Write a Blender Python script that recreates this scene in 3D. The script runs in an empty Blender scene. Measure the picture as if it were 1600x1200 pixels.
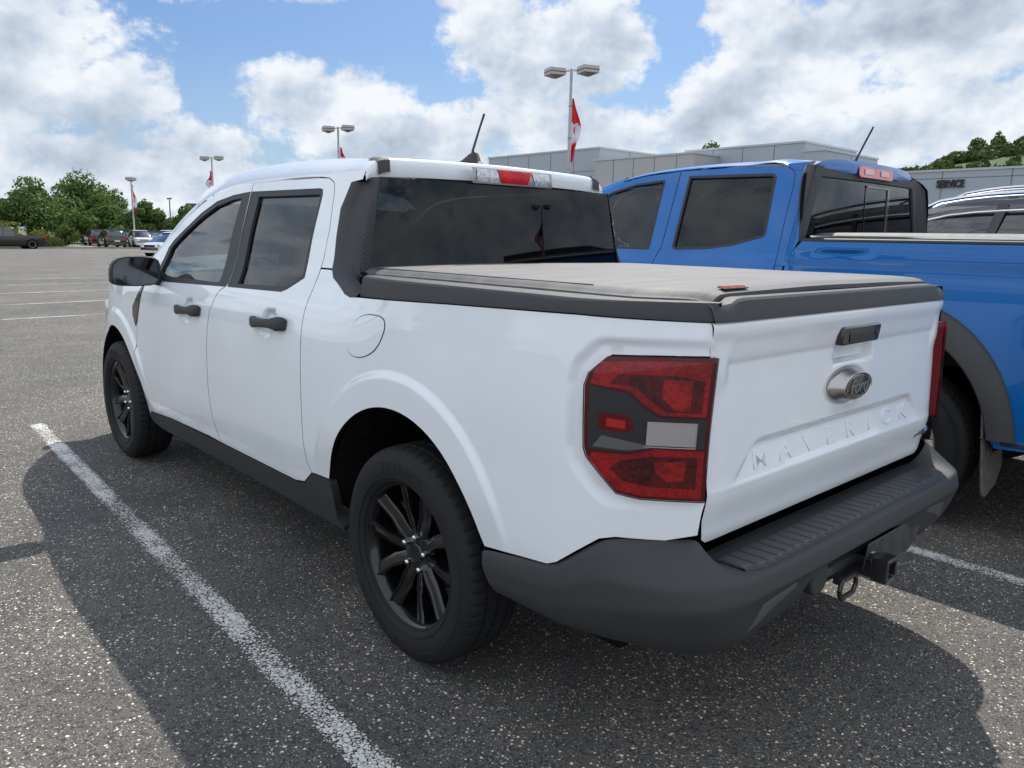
import bpy, bmesh, math, random
import numpy as np
from mathutils import Vector, Matrix
from mathutils.geometry import delaunay_2d_cdt
SC = bpy.context.scene
COL = SC.collection
PI = math.pi

# ------------------------------------------------------------------ camera
cd = bpy.data.cameras.new("camera"); cam = bpy.data.objects.new("camera", cd); COL.objects.link(cam)
SC.camera = cam
cd.sensor_fit = 'HORIZONTAL'; cd.sensor_width = 36.0; cd.lens = 36.0 * 1205.6 / 1600.0
cd.clip_start = 0.05; cd.clip_end = 4000.0
_yaw, _pit, _rol = -0.7368541, -0.1887754, 0.018427
_f = Vector((math.cos(_pit) * math.cos(_yaw), math.cos(_pit) * math.sin(_yaw), math.sin(_pit)))
_r = Vector((math.sin(_yaw), -math.cos(_yaw), 0)); _u = _r.cross(_f)
_r2 = _r * math.cos(_rol) + _u * math.sin(_rol); _u2 = -_r * math.sin(_rol) + _u * math.cos(_rol)
M = Matrix((_r2, _u2, -_f)).transposed().to_4x4(); M.translation = Vector((-1.9872, 2.2523, 1.39544))
cam.matrix_world = M

# ------------------------------------------------------------------ light
SUNV = Vector((0.45, -0.61, 1.0)).normalized()
sun_el = math.asin(SUNV.z); sun_az = math.atan2(SUNV.x, SUNV.y)
sd = bpy.data.lights.new("sun", 'SUN'); so = bpy.data.objects.new("sun", sd); COL.objects.link(so)
sd.energy = 5.0; sd.angle = math.radians(0.53); sd.color = (1.0, 0.95, 0.86)
so.rotation_euler = (-SUNV).to_track_quat('-Z', 'Y').to_euler()
SC.view_settings.view_transform = 'Standard'; SC.view_settings.look = 'None'
SC.view_settings.gamma = 1.0; SC.view_settings.exposure = 0.0; SC.view_settings.use_curve_mapping = False
SC.cycles.max_bounces = 8; SC.cycles.transparent_max_bounces = 12

def build_world():
    w = bpy.data.worlds.new("World"); SC.world = w; w.use_nodes = True
    nt = w.node_tree; N = nt.nodes; L = nt.links; N.clear()
    out = N.new('ShaderNodeOutputWorld'); bg = N.new('ShaderNodeBackground'); L.new(bg.outputs[0], out.inputs[0])
    bg.inputs['Strength'].default_value = 0.125
    sky = N.new('ShaderNodeTexSky'); sky.sky_type = 'NISHITA'; sky.sun_disc = False
    sky.sun_elevation = sun_el; sky.sun_rotation = sun_az; sky.air_density = 1.0; sky.dust_density = 1.5; sky.ozone_density = 1.5
    tc = N.new('ShaderNodeTexCoord'); sep = N.new('ShaderNodeSeparateXYZ'); L.new(tc.outputs['Generated'], sep.inputs[0])
    def mth(op, a, b=None, c=None, clamp=False):
        n = N.new('ShaderNodeMath'); n.operation = op; n.use_clamp = clamp
        for i, v in enumerate((a, b, c)):
            if v is None: continue
            if hasattr(v, 'is_linked'): L.new(v, n.inputs[i])
            else: n.inputs[i].default_value = v
        return n.outputs[0]
    az = mth('MULTIPLY', mth('ARCTAN2', sep.outputs[1], sep.outputs[0]), 180 / PI)
    el = mth('MULTIPLY', mth('ARCSINE', sep.outputs[2]), 180 / PI)
    comb = N.new('ShaderNodeCombineXYZ'); L.new(az, comb.inputs[0]); L.new(mth('MULTIPLY', el, 1.25), comb.inputs[1])
    def noise(scale, detail, rough, dx=0.0, dy=0.0, vec=None):
        n = N.new('ShaderNodeTexNoise'); n.inputs['Scale'].default_value = scale
        n.inputs['Detail'].default_value = detail; n.inputs['Roughness'].default_value = rough
        if dx or dy:
            v = N.new('ShaderNodeVectorMath'); v.operation = 'ADD'; L.new(comb.outputs[0], v.inputs[0])
            v.inputs[1].default_value = (dx, dy, 0); L.new(v.outputs[0], n.inputs['Vector'])
        else: L.new(comb.outputs[0], n.inputs['Vector'])
        return n.outputs[0]
    n1 = noise(.22, 7, .60); n1s = noise(.22, 7, .60, .55, 1.3)
    n2 = noise(.85, 6, .6); n2s = noise(.85, 6, .6, .22, .5)
    big = noise(.05, 3, .5, 40, 13)
    # generic cumulus field everywhere, individual clouds where the photograph has them
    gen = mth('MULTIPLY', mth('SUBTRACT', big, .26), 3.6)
    def ramp1(v, a, b2):
        q = N.new('ShaderNodeMapRange'); q.interpolation_type = 'SMOOTHSTEP'; L.new(v, q.inputs[0]); q.inputs[1].default_value = a; q.inputs[2].default_value = b2; return q.outputs[0]
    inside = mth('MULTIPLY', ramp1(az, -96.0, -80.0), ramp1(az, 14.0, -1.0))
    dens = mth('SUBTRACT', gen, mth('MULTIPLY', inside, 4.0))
    for (a0, e0, ra, re) in CLOUDS:
        da = mth('DIVIDE', mth('SUBTRACT', az, a0), ra); de = mth('DIVIDE', mth('SUBTRACT', el, e0), re)
        q = mth('ADD', mth('MULTIPLY', da, da), mth('MULTIPLY', de, de))
        dens = mth('MAXIMUM', dens, mth('SUBTRACT', 1.0, q))
    edge = mth('ADD', dens, mth('MULTIPLY', mth('SUBTRACT', n1, .5), 2.6))
    edge = mth('ADD', edge, mth('MULTIPLY', mth('SUBTRACT', n2, .5), .9))
    edge = mth('SUBTRACT', edge, mth('MULTIPLY_ADD', inside, .16, .06))
    mr = N.new('ShaderNodeMapRange'); mr.interpolation_type = 'SMOOTHSTEP'; L.new(edge, mr.inputs[0])
    mr.inputs[1].default_value = -.10; mr.inputs[2].default_value = .42
    mask = mr.outputs[0]
    n3 = noise(.16, 4, .5); n3s = noise(.16, 4, .5, .9, 2.2)
    rel = mth('ADD', mth('MULTIPLY', mth('SUBTRACT', n3, n3s), 1.7), mth('ADD', mth('MULTIPLY', mth('SUBTRACT', n1, n1s), .9), mth('MULTIPLY', mth('SUBTRACT', n2, n2s), .35)))
    # thick middles of clouds are grey below, edges toward the sun are bright
    thick = mth('MULTIPLY', edge, .55, clamp=True)
    grey = 0.0
    for (a0, e0, ra, re, s) in GREYS:
        da = mth('DIVIDE', mth('SUBTRACT', az, a0), ra); de = mth('DIVIDE', mth('SUBTRACT', el, e0), re)
        q = mth('ADD', mth('MULTIPLY', da, da), mth('MULTIPLY', de, de))
        grey = mth('ADD', grey, mth('MULTIPLY', mth('EXPONENT', mth('MULTIPLY', q, -1.0)), s))
    br = mth('ADD', mth('SUBTRACT', mth('SUBTRACT', .86, mth('MULTIPLY', thick, .26)), grey), rel)
    ramp = N.new('ShaderNodeValToRGB'); L.new(br, ramp.inputs[0]); e = ramp.color_ramp.elements
    e[0].position = 0.05; e[0].color = (2.9, 3.5, 4.3, 1); e[1].position = 1.0; e[1].color = (7.3, 7.6, 8.0, 1)
    m = e.new(.5); m.color = (4.5, 5.2, 6.15, 1)
    # haze towards the horizon
    hz = N.new('ShaderNodeMapRange'); L.new(el, hz.inputs[0]); hz.inputs[1].default_value = 0.0; hz.inputs[2].default_value = 12.0
    hz.inputs[3].default_value = .55; hz.inputs[4].default_value = 0.0
    skym = N.new('ShaderNodeMixRGB'); L.new(hz.outputs[0], skym.inputs[0]); 
    skb = N.new('ShaderNodeMixRGB'); skb.blend_type = 'MULTIPLY'; skb.inputs[0].default_value = 1.0
    L.new(sky.outputs[0], skb.inputs[1]); skb.inputs[2].default_value = SKYTINT
    L.new(skb.outputs[0], skym.inputs[1]); skym.inputs[2].default_value = (4.6, 5.6, 6.9, 1)
    # unseen clouds outside the camera view get added brightness to fill the shaded paintwork
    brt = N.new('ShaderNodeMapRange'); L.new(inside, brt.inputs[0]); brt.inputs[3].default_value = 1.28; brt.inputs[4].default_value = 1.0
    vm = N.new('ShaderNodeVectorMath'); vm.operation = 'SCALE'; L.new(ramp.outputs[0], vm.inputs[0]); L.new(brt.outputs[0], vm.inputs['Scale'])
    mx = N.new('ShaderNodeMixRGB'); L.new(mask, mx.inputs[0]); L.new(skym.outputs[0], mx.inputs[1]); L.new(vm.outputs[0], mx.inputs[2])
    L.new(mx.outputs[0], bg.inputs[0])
SKYTINT = (.50, .66, .86, 1)
CLOUDS = [(-10, 11, 8.5, 6.0), (-16, 8.5, 4, 3.2), (-5, 14, 9, 5), (-18, 16.5, 10, 2.6), (-26, 16.6, 7, 2.0),
          (-26.5, 9.3, 4.2, 3.2), (-31, 7.5, 6.5, 4.2), (-37, 6, 6, 3.6), (-20, 5.0, 5, 2.6), (-14, 3.5, 20, 2.6),
          (-41.5, 13.5, 5.5, 4.5), (-46.5, 13, 6.2, 6.0), (-44, 8, 7, 4), (-48, 17, 4, 3), (-50, 7, 6, 3),
          (-57, 9, 5.5, 3.6), (-62, 12, 8, 5.0), (-70, 13, 9, 6.5), (-72, 8, 11, 4.5), (-60, 6, 12, 3), (-58, 14.5, 4, 2.2), (-82, 12, 12, 9),
          (-45, 2.0, 45, 3.0)]
GREYS = [(-22, 17.3, 9, 1.7, .55), (-8, 7.6, 9, 1.6, .42), (-30, 5.0, 7, 1.6, .25), (-45, 9.0, 5, 2.2, .32), (-71, 14.0, 7, 1.8, .28), (-60, 6.5, 6, 1.5, .22), (-48, 12.5, 3, 1.5, .2), (-80, 14, 10, 3, .2), (-12,4,10,1.2,.2)]
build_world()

# ------------------------------------------------------------------ materials
MATS = {}
def nmat(name):
    m = bpy.data.materials.new(name); m.use_nodes = True; nt = m.node_tree
    return m, nt, nt.nodes, nt.links, nt.nodes['Principled BSDF']
def mat(name, col, rough=.5, metal=0., coat=0., spec=.5, bump=0., bscale=200., var=0., vscale=3., coatr=.03, emit=None):
    if name in MATS: return MATS[name]
    m, nt, N, L, b = nmat(name)
    b.inputs['Base Color'].default_value = (*col, 1); b.inputs['Roughness'].default_value = rough
    b.inputs['Metallic'].default_value = metal; b.inputs['Coat Weight'].default_value = coat
    b.inputs['Coat Roughness'].default_value = coatr; b.inputs['Specular IOR Level'].default_value = spec
    tc = N.new('ShaderNodeTexCoord')
    if bump:
        n = N.new('ShaderNodeTexNoise'); n.inputs['Scale'].default_value = bscale; n.inputs['Detail'].default_value = 3
        L.new(tc.outputs['Object'], n.inputs['Vector']); bp = N.new('ShaderNodeBump'); bp.inputs['Strength'].default_value = bump
        bp.inputs['Distance'].default_value = .002; L.new(n.outputs[0], bp.inputs['Height']); L.new(bp.outputs[0], b.inputs['Normal'])
    n = N.new('ShaderNodeTexNoise'); n.inputs['Scale'].default_value = vscale; n.inputs['Detail'].default_value = 5
    L.new(tc.outputs['Object'], n.inputs['Vector'])
    mx = N.new('ShaderNodeMixRGB'); mx.blend_type = 'MULTIPLY'; v = max(var, .03)
    mx.inputs[1].default_value = (*col, 1); rp = N.new('ShaderNodeValToRGB'); rp.color_ramp.elements[0].position = .3; rp.color_ramp.elements[1].position = .7
    rp.color_ramp.elements[0].color = (1 - v, 1 - v, 1 - v, 1); rp.color_ramp.elements[1].color = (1 + v, 1 + v, 1 + v, 1)
    L.new(n.outputs[0], rp.inputs[0]); mx.inputs[0].default_value = 1; L.new(rp.outputs[0], mx.inputs[2]); L.new(mx.outputs[0], b.inputs['Base Color'])
    rr = N.new('ShaderNodeMapRange'); L.new(n.outputs[0], rr.inputs[0]); rr.inputs[3].default_value = max(0, rough - .05); rr.inputs[4].default_value = min(1, rough + .05)
    L.new(rr.outputs[0], b.inputs['Roughness'])
    if emit: b.inputs['Emission Color'].default_value = (*emit[0], 1); b.inputs['Emission Strength'].default_value = emit[1]
    MATS[name] = m; return m
def glass(name, tint, refl=1.0, rough=.0, base=0.04):
    if name in MATS: return MATS[name]
    m, nt, N, L, b = nmat(name); N.remove(b)
    out = N['Material Output']
    tr = N.new('ShaderNodeBsdfTransparent'); tr.inputs[0].default_value = (*tint, 1)
    gl = N.new('ShaderNodeBsdfGlossy'); gl.inputs['Roughness'].default_value = rough; gl.inputs[0].default_value = (refl * .92, refl * .97, refl, 1)
    fr = N.new('ShaderNodeFresnel'); fr.inputs[0].default_value = 1.55
    mx = N.new('ShaderNodeMixShader'); L.new(fr.outputs[0], mx.inputs[0]); L.new(tr.outputs[0], mx.inputs[1]); L.new(gl.outputs[0], mx.inputs[2])
    L.new(mx.outputs[0], out.inputs[0]); MATS[name] = m; return m

WHITE = mat('white_paint', (.80, .84, .89), .38, coat=1.0, spec=.5)
BLUE = mat('blue_paint', (.0005, .120, .40), .36, metal=0., spec=.2, coat=.7, coatr=.02)
BLACKP = mat('black_plastic', (.032, .033, .036), .52, bump=.35, bscale=900, spec=.4)
GREYP = mat('grey_plastic', (.036, .038, .041), .48, bump=.9, bscale=420, spec=.45)
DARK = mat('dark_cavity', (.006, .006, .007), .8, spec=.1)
GBLACK = mat('gloss_black', (.006, .006, .007), .18, coat=.6)
RIMB = mat('black_wheel_paint', (.005, .0053, .006), .22, coat=.45, coatr=.06, spec=.4)
RUBBER = mat('tyre_rubber', (.015, .015, .016), .72, bump=.3, bscale=300, var=.15, vscale=14, spec=.3)
CHROME = mat('chrome', (.75, .75, .76), .12, metal=1.0)
STEEL = mat('brushed_steel', (.45, .43, .41), .32, metal=1.0)
SILVER = mat('silver_paint', (.42, .43, .44), .3, metal=.6, coat=.6)
TINT = glass('privacy_glass', (.035, .04, .045), .85)
TINTR = glass('rear_privacy_glass', (.025, .03, .035), .62)
TINTF = glass('front_glass', (.22, .27, .26), 1.0)
CLEAR = glass('clear_lens', (.92, .92, .93), 1.0)
REDC = glass('red_lens', (.75, .02, .03), 1.0)
def lensmat(name, a, b_, sc=70, rough=.3):
    m, nt, N, L, p = nmat(name); tc = N.new('ShaderNodeTexCoord'); v = N.new('ShaderNodeTexVoronoi'); v.inputs['Scale'].default_value = sc; v.distance = 'CHEBYCHEV'; L.new(tc.outputs['Object'], v.inputs['Vector'])
    n = N.new('ShaderNodeTexNoise'); n.inputs['Scale'].default_value = 14; n.inputs['Detail'].default_value = 2; L.new(tc.outputs['Object'], n.inputs['Vector'])
    sp = N.new('ShaderNodeSeparateColor'); L.new(v.outputs['Color'], sp.inputs[0]); ad = N.new('ShaderNodeMath'); ad.operation = 'MULTIPLY_ADD'; L.new(sp.outputs[0], ad.inputs[0]); ad.inputs[1].default_value = .45; L.new(n.outputs[0], ad.inputs[2])
    r = N.new('ShaderNodeValToRGB'); L.new(ad.outputs[0], r.inputs[0]); e = r.color_ramp.elements; e[0].position = .45; e[0].color = (*a, 1); e[1].position = .95; e[1].color = (*b_, 1); L.new(r.outputs[0], p.inputs['Base Color'])
    bp = N.new('ShaderNodeBump'); bp.inputs['Strength'].default_value = .3; bp.inputs['Distance'].default_value = .001; L.new(v.outputs['Distance'], bp.inputs['Height']); L.new(bp.outputs[0], p.inputs['Normal'])
    p.inputs['Roughness'].default_value = rough; p.inputs['Specular IOR Level'].default_value = .35; MATS[name] = m; return m
REDIN = lensmat('red_reflector', (.36, .003, .008), (.76, .010, .020), 150)
REDDK = lensmat('dark_red_reflector', (.050, .001, .003), (.26, .004, .009), 120)
SMOKE = mat('smoked_housing', (.050, .060, .070), .35, spec=.3)
LAMPSIL = mat('lamp_reflector', (.62, .63, .64), .25, metal=.7)
SEATM = mat('seat_cloth', (.035, .035, .038), .85)

# ------------------------------------------------------------------ mesh helpers
def tag(o, label=None, cat=None, group=None, kind=None):
    if label: o['label'] = label
    if cat: o['category'] = cat
    if group: o['group'] = group
    if kind: o['kind'] = kind
    return o
def thing(name, label, cat, loc=(0, 0, 0), rz=0, group=None):
    o = bpy.data.objects.new(name, None); COL.objects.link(o); o.location = loc; o.rotation_euler = (0, 0, rz)
    o.empty_display_size = .2
    return tag(o, label, cat, group)
def origin_of(p):
    v = Vector((0, 0, 0))
    while p is not None: v = v + p.location; p = p.parent
    return v
def mobj(name, V, F, m, parent=None, smooth=True, normals=None, sharp=None, local=False, mats=None, fmat=None):
    """V in world coordinates (unless local); one mesh object"""
    V = np.asarray(V, float)
    if parent is not None and not local: V = V - np.array(origin_of(parent))
    me = bpy.data.meshes.new(name); me.from_pydata(V.tolist(), [], [tuple(int(i) for i in f) for f in F])
    for mm in (mats or [m]): me.materials.append(mm)
    if fmat is not None: me.polygons.foreach_set('material_index', fmat)
    me.polygons.foreach_set('use_smooth', [smooth] * len(me.polygons)); me.update()
    if sharp is not None and smooth: me.set_sharp_from_angle(angle=math.radians(sharp))
    if normals is not None: me.normals_split_custom_set_from_vertices([tuple(n) for n in normals])
    o = bpy.data.objects.new(name, me); COL.objects.link(o)
    if parent is not None: o.parent = parent
    return o
class B:
    def __init__(s): s.V = []; s.F = []; s.M = []
    def add(s, V, F, mi=0):
        k = len(s.V); s.V += [tuple(map(float, v)) for v in V]; s.F += [tuple(i + k for i in f) for f in F]; s.M += [mi] * len(F); return s
    def box(s, c, d, rz=0, rx=0, ry=0, mi=0, taper=1.0):
        x, y, z = d[0] / 2, d[1] / 2, d[2] / 2
        P = [Vector((sx * x * (taper if sz > 0 else 1), sy * y * (taper if sz > 0 else 1), sz * z)) for sz in (-1, 1) for sy in (-1, 1) for sx in (-1, 1)]
        R = Matrix.Rotation(rz, 3, 'Z') @ Matrix.Rotation(ry, 3, 'Y') @ Matrix.Rotation(rx, 3, 'X')
        P = [R @ p + Vector(c) for p in P]
        return s.add(P, [(0, 2, 3, 1), (4, 5, 7, 6), (0, 1, 5, 4), (2, 6, 7, 3), (0, 4, 6, 2), (1, 3, 7, 5)], mi)
    def tube(s, pts, r, n=10, mi=0, cap=True):
        pts = [Vector(p) for p in pts]; rs = r if hasattr(r, '__len__') else [r] * len(pts); rings = []; up = None
        for i, p in enumerate(pts):
            t = (pts[min(i + 1, len(pts) - 1)] - pts[max(i - 1, 0)]).normalized()
            if up is None:
                up = Vector((0, 0, 1)) if abs(t.z) < .9 else Vector((1, 0, 0))
            a = t.cross(up).normalized(); b2 = a.cross(t).normalized(); up = b2
            rings.append([p + (a * math.cos(2 * PI * k / n) + b2 * math.sin(2 * PI * k / n)) * rs[i] for k in range(n)])
        V = [q for rg in rings for q in rg]; F = []
        for i in range(len(pts) - 1):
            for k in range(n):
                F.append((i * n + k, i * n + (k + 1) % n, (i + 1) * n + (k + 1) % n, (i + 1) * n + k))
        if cap: F.append(tuple(range(n - 1, -1, -1))); F.append(tuple((len(pts) - 1) * n + k for k in range(n)))
        return s.add(V, F, mi)
    def lathe(s, prof, n=48, axis='y', c=(0, 0, 0), mi=0, close=False):
        V = []; F = []
        for k in range(n):
            a = 2 * PI * k / n
            for (r, h) in prof:
                if axis == 'y': V.append((c[0] + r * math.cos(a), c[1] + h, c[2] + r * math.sin(a)))
                else: V.append((c[0] + r * math.cos(a), c[1] + r * math.sin(a), c[2] + h))
        m = len(prof)
        for k in range(n):
            for j in range(m - 1 + (1 if close else 0)):
                a, b2 = k * m + j, k * m + (j + 1) % m; c2, d = ((k + 1) % n) * m + (j + 1) % m, ((k + 1) % n) * m + j
                F.append((a, d, c2, b2) if axis == 'y' else (a, b2, c2, d)) if axis != 'y' else F.append((a, b2, c2, d))
        return s.add(V, F, mi)
    def prism(s, poly, fn, t, mi=0):
        """poly 2D points; fn(u,v,d) -> 3D; d from 0 to t"""
        n = len(poly); V = [fn(u, v, 0) for u, v in poly] + [fn(u, v, t) for u, v in poly]
        F = [tuple(range(n)), tuple(range(2 * n - 1, n - 1, -1))] + [(i, i + n, (i + 1) % n + n, (i + 1) % n) for i in range(n)]
        return s.add(V, F, mi)
    def grid(s, P, mi=0, closeu=False, flip=False):
        nu = len(P); nv = len(P[0]); V = [q for row in P for q in row]; F = []
        for i in range(nu if closeu else nu - 1):
            for j in range(nv - 1):
                a = i * nv + j; b2 = i * nv + j + 1; c = ((i + 1) % nu) * nv + j + 1; d = ((i + 1) % nu) * nv + j
                F.append((a, b2, c, d) if not flip else (a, d, c, b2))
        return s.add(V, F, mi)
    def build(s, name, m, parent=None, smooth=False, sharp=35, bevel=0, seg=2, fixn=True, local=False, mats=None, subsurf=0):
        o = mobj(name, s.V, s.F, m, parent, smooth=False, local=local, mats=mats, fmat=s.M if mats else None)
        if fixn:
            bm = bmesh.new(); bm.from_mesh(o.data); bmesh.ops.recalc_face_normals(bm, faces=bm.faces); bm.to_mesh(o.data); bm.free()
        if smooth or bevel or subsurf:
            o.data.polygons.foreach_set('use_smooth', [True] * len(o.data.polygons))
            if not subsurf: o.data.set_sharp_from_angle(angle=math.radians(sharp))
        if bevel:
            bv = o.modifiers.new('bevel', 'BEVEL'); bv.width = bevel; bv.segments = seg; bv.limit_method = 'ANGLE'; bv.angle_limit = math.radians(30)
            bv.harden_normals = False
        if subsurf:
            sb = o.modifiers.new('sub', 'SUBSURF'); sb.levels = subsurf; sb.render_levels = subsurf
        return o
def hermite(xs, ys):
    xs = np.array(xs, float); ys = np.array(ys, float); h = np.diff(xs); d = np.diff(ys) / h
    m = np.zeros_like(ys); m[1:-1] = (d[:-1] * h[1:] + d[1:] * h[:-1]) / (h[:-1] + h[1:]); m[0] = d[0]; m[-1] = d[-1]
    def ev(x):
        x = np.clip(np.asarray(x, float), xs[0], xs[-1]); i = np.clip(np.searchsorted(xs, x) - 1, 0, len(xs) - 2)
        t = (x - xs[i]) / h[i]; t2 = t * t; t3 = t2 * t
        return (2 * t3 - 3 * t2 + 1) * ys[i] + (t3 - 2 * t2 + t) * h[i] * m[i] + (-2 * t3 + 3 * t2) * ys[i + 1] + (t3 - t2) * h[i] * m[i + 1]
    return ev
def sstep(a, b, x):
    t = np.clip((x - a) / (b - a), 0, 1); return t * t * (3 - 2 * t)
def resample(poly, step, closed=True):
    P = np.array(poly, float); Q = np.vstack([P, P[:1]]) if closed else P; out = []
    for a, b in zip(Q[:-1], Q[1:]):
        n = max(1, int(math.ceil(np.linalg.norm(b - a) / step)))
        for k in range(n): out.append(a + (b - a) * k / n)
    if not closed: out.append(Q[-1])
    return np.array(out)
def smoothpoly(poly, it=1, closed=True):
    P = np.array(poly, float)
    for _ in range(it):
        if closed: A = P; Bn = np.roll(P, -1, 0)
        else: A = P[:-1]; Bn = P[1:]
        Q = np.empty((2 * len(A), P.shape[1])); Q[0::2] = .75 * A + .25 * Bn; Q[1::2] = .25 * A + .75 * Bn
        if not closed: Q = np.vstack([P[:1], Q, P[-1:]])
        P = Q
    return P
def inpoly(P, poly):
    x, y = P[:, 0], P[:, 1]; c = np.zeros(len(P), bool); n = len(poly)
    for i in range(n):
        x1, y1 = poly[i]; x2, y2 = poly[(i + 1) % n]
        if y1 == y2: continue
        m = ((y1 > y) != (y2 > y)) & (x < (x2 - x1) * (y - y1) / (y2 - y1) + x1); c ^= m
    return c
def segdist(P, poly):
    d = np.full(len(P), 1e9); n = len(poly)
    for i in range(n):
        a = poly[i]; b = poly[(i + 1) % n]; ab = b - a; L2 = ab @ ab + 1e-12
        t = np.clip(((P - a) @ ab) / L2, 0, 1); d = np.minimum(d, np.hypot(*(P - (a + t[:, None] * ab)).T))
    return d
def inset(poly, d):
    P = np.array(poly, float); A = .5 * np.sum(P[:, 0] * np.roll(P[:, 1], -1) - np.roll(P[:, 0], -1) * P[:, 1]); s = 1 if A > 0 else -1
    a = P - np.roll(P, 1, 0); b = np.roll(P, -1, 0) - P
    a /= np.linalg.norm(a, axis=1)[:, None] + 1e-9; b /= np.linalg.norm(b, axis=1)[:, None] + 1e-9
    na = np.stack([-a[:, 1], a[:, 0]], 1) * s; nb = np.stack([-b[:, 1], b[:, 0]], 1) * s
    n = na + nb; n /= (np.linalg.norm(n, axis=1)[:, None] + 1e-9); k = np.clip(np.sum(n * na, 1), .4, 1)
    return P + n * (d / k)[:, None]
def region(name, outer, F, m, parent, holes=(), step=.03, lip=.012, ins=0.0, out=(0, 1, 0), off=0.0, side=1, rings=None, lipm=None):
    """panel cut from a curved surface F(u,v)->(n,3); side=-1 mirrors across y=0. lip = depth of the turned-in edge"""
    outer = np.array(outer, float)
    if ins: outer = inset(outer, ins)
    loops = [resample(outer, step)] + [resample(np.array(h, float), step) for h in holes]
    lo = outer.min(0); hi = outer.max(0)
    gx, gy = np.meshgrid(np.arange(lo[0] + step * .5, hi[0], step), np.arange(lo[1] + step * .5, hi[1], step)); G = np.stack([gx.ravel(), gy.ravel()], 1)
    k = inpoly(G, loops[0]) & (segdist(G, loops[0]) > step * .45)
    for h in loops[1:]: k &= ~inpoly(G, h) & (segdist(G, h) > step * .45)
    G = G[k]
    if rings is not None:      # extra points that follow a crease in the surface
        Rg = np.asarray(rings, float); kk = inpoly(Rg, loops[0]) & (segdist(Rg, loops[0]) > step * .3)
        for h in loops[1:]: kk &= ~inpoly(Rg, h) & (segdist(Rg, h) > step * .3)
        Rg = Rg[kk]
        if len(Rg):
            dm = np.full(len(G), 1e9)
            for q in np.array_split(Rg, max(1, len(Rg) // 200)): dm = np.minimum(dm, np.sqrt(((G[:, None, :] - q[None]) ** 2).sum(2)).min(1))
            G = np.vstack([G[dm > step * .5], Rg])
    pts = np.vstack(loops + [G]); edges = []; o = 0
    for l in loops: n = len(l); edges += [(o + i, o + (i + 1) % n) for i in range(n)]; o += n
    v2, e2, f2, _, _, _ = delaunay_2d_cdt([Vector(p) for p in pts], edges, [], 0, 1e-6)
    V2 = np.array([tuple(v) for v in v2]); T = np.array([tuple(f) for f in f2]); C = V2[T].mean(1)
    keep = inpoly(C, loops[0])
    for h in loops[1:]: keep &= ~inpoly(C, h)
    T = T[keep]
    def P3(U): return np.asarray(F(U[:, 0], U[:, 1]), float)
    e = 1e-3; P = P3(V2); du = P3(V2 + [e, 0]) - P3(V2 - [e, 0]); dv = P3(V2 + [0, e]) - P3(V2 - [0, e])
    Nn = np.cross(du, dv); Nn /= np.linalg.norm(Nn, axis=1)[:, None] + 1e-12
    ov = np.array(out, float)
    Nn *= np.sign(Nn @ ov + 1e-9)[:, None]
    P = P + Nn * off
    # orient triangles
    tn = np.cross(P[T[:, 1]] - P[T[:, 0]], P[T[:, 2]] - P[T[:, 0]]); fl = np.sum(tn * Nn[T[:, 0]], 1) < 0
    T[fl] = T[fl][:, ::-1]
    # boundary edges
    cnt = {}
    for t in T:
        for i in range(3):
            a, b2 = int(t[i]), int(t[(i + 1) % 3]); cnt[(a, b2)] = 1
    be = [(a, b2) for (a, b2) in cnt if (b2, a) not in cnt]
    Fs = [tuple(t) for t in T]; n = len(P); V = [P]; NN = [Nn]
    if lip and be:
        ids = sorted({i for ed in be for i in ed}); mp = {i: j for j, i in enumerate(ids)}; m_ = len(ids); ida = np.array(ids)
        # outward in-surface normals for lip shading
        ln = np.zeros((m_, 3))
        for a, b2 in be:
            t = P[b2] - P[a]; q = np.cross(t, Nn[a]); q /= np.linalg.norm(q) + 1e-12; ln[mp[a]] += q; ln[mp[b2]] += q
        ln /= np.linalg.norm(ln, axis=1)[:, None] + 1e-12
        V += [P[ida], P[ida] - Nn[ida] * lip]; NN += [ln, ln]
        for a, b2 in be: Fs.append((n + mp[a], n + m_ + mp[a], n + m_ + mp[b2], n + mp[b2]))
    V = np.vstack(V); NN = np.vstack(NN)
    if side < 0:
        V = V * [1, -1, 1]; NN = NN * [1, -1, 1]; Fs = [f[::-1] for f in Fs]
    if lipm is None and m in (WHITE, BLUE) and lip: lipm = DARK  # edges of painted panels coloured dark to imitate shade inside the gaps
    return mobj(name, V, Fs, m, parent, True, NN, mats=[m, lipm] if lipm else None, fmat=([0] * len(T) + [1] * (len(Fs) - len(T))) if lipm else None)
def text(name, body, size, m, parent, mtx, extrude=.002, bevel=0.0, shear=0.0, spacing=1.0, bold=0.0, align='CENTER'):
    c = bpy.data.curves.new(name, 'FONT'); c.body = body; c.size = size; c.extrude = extrude; c.bevel_depth = bevel; c.shear = shear
    c.space_character = spacing; c.align_x = align; c.align_y = 'CENTER'; c.offset = bold
    t = bpy.data.objects.new(name, c); COL.objects.link(t)
    dg = bpy.context.evaluated_depsgraph_get(); me = bpy.data.meshes.new_from_object(t.evaluated_get(dg)); bpy.data.objects.remove(t)
    me.transform(mtx); me.materials.clear(); me.materials.append(m)
    o = bpy.data.objects.new(name, me); COL.objects.link(o)
    if parent is not None: me.transform(Matrix.Translation(-origin_of(parent))); o.parent = parent
    return o
def frame(o, x, y):
    x = Vector(x).normalized(); y = Vector(y); z = x.cross(y).normalized(); y = z.cross(x)
    m_ = Matrix((x, y, z)).transposed().to_4x4(); m_.translation = Vector(o); return m_
def arc(cx, cz, r, a0, a1, n=20):
    return [(cx + r * math.cos(math.radians(a0 + (a1 - a0) * i / n)), cz + r * math.sin(math.radians(a0 + (a1 - a0) * i / n))) for i in range(n + 1)]

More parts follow.
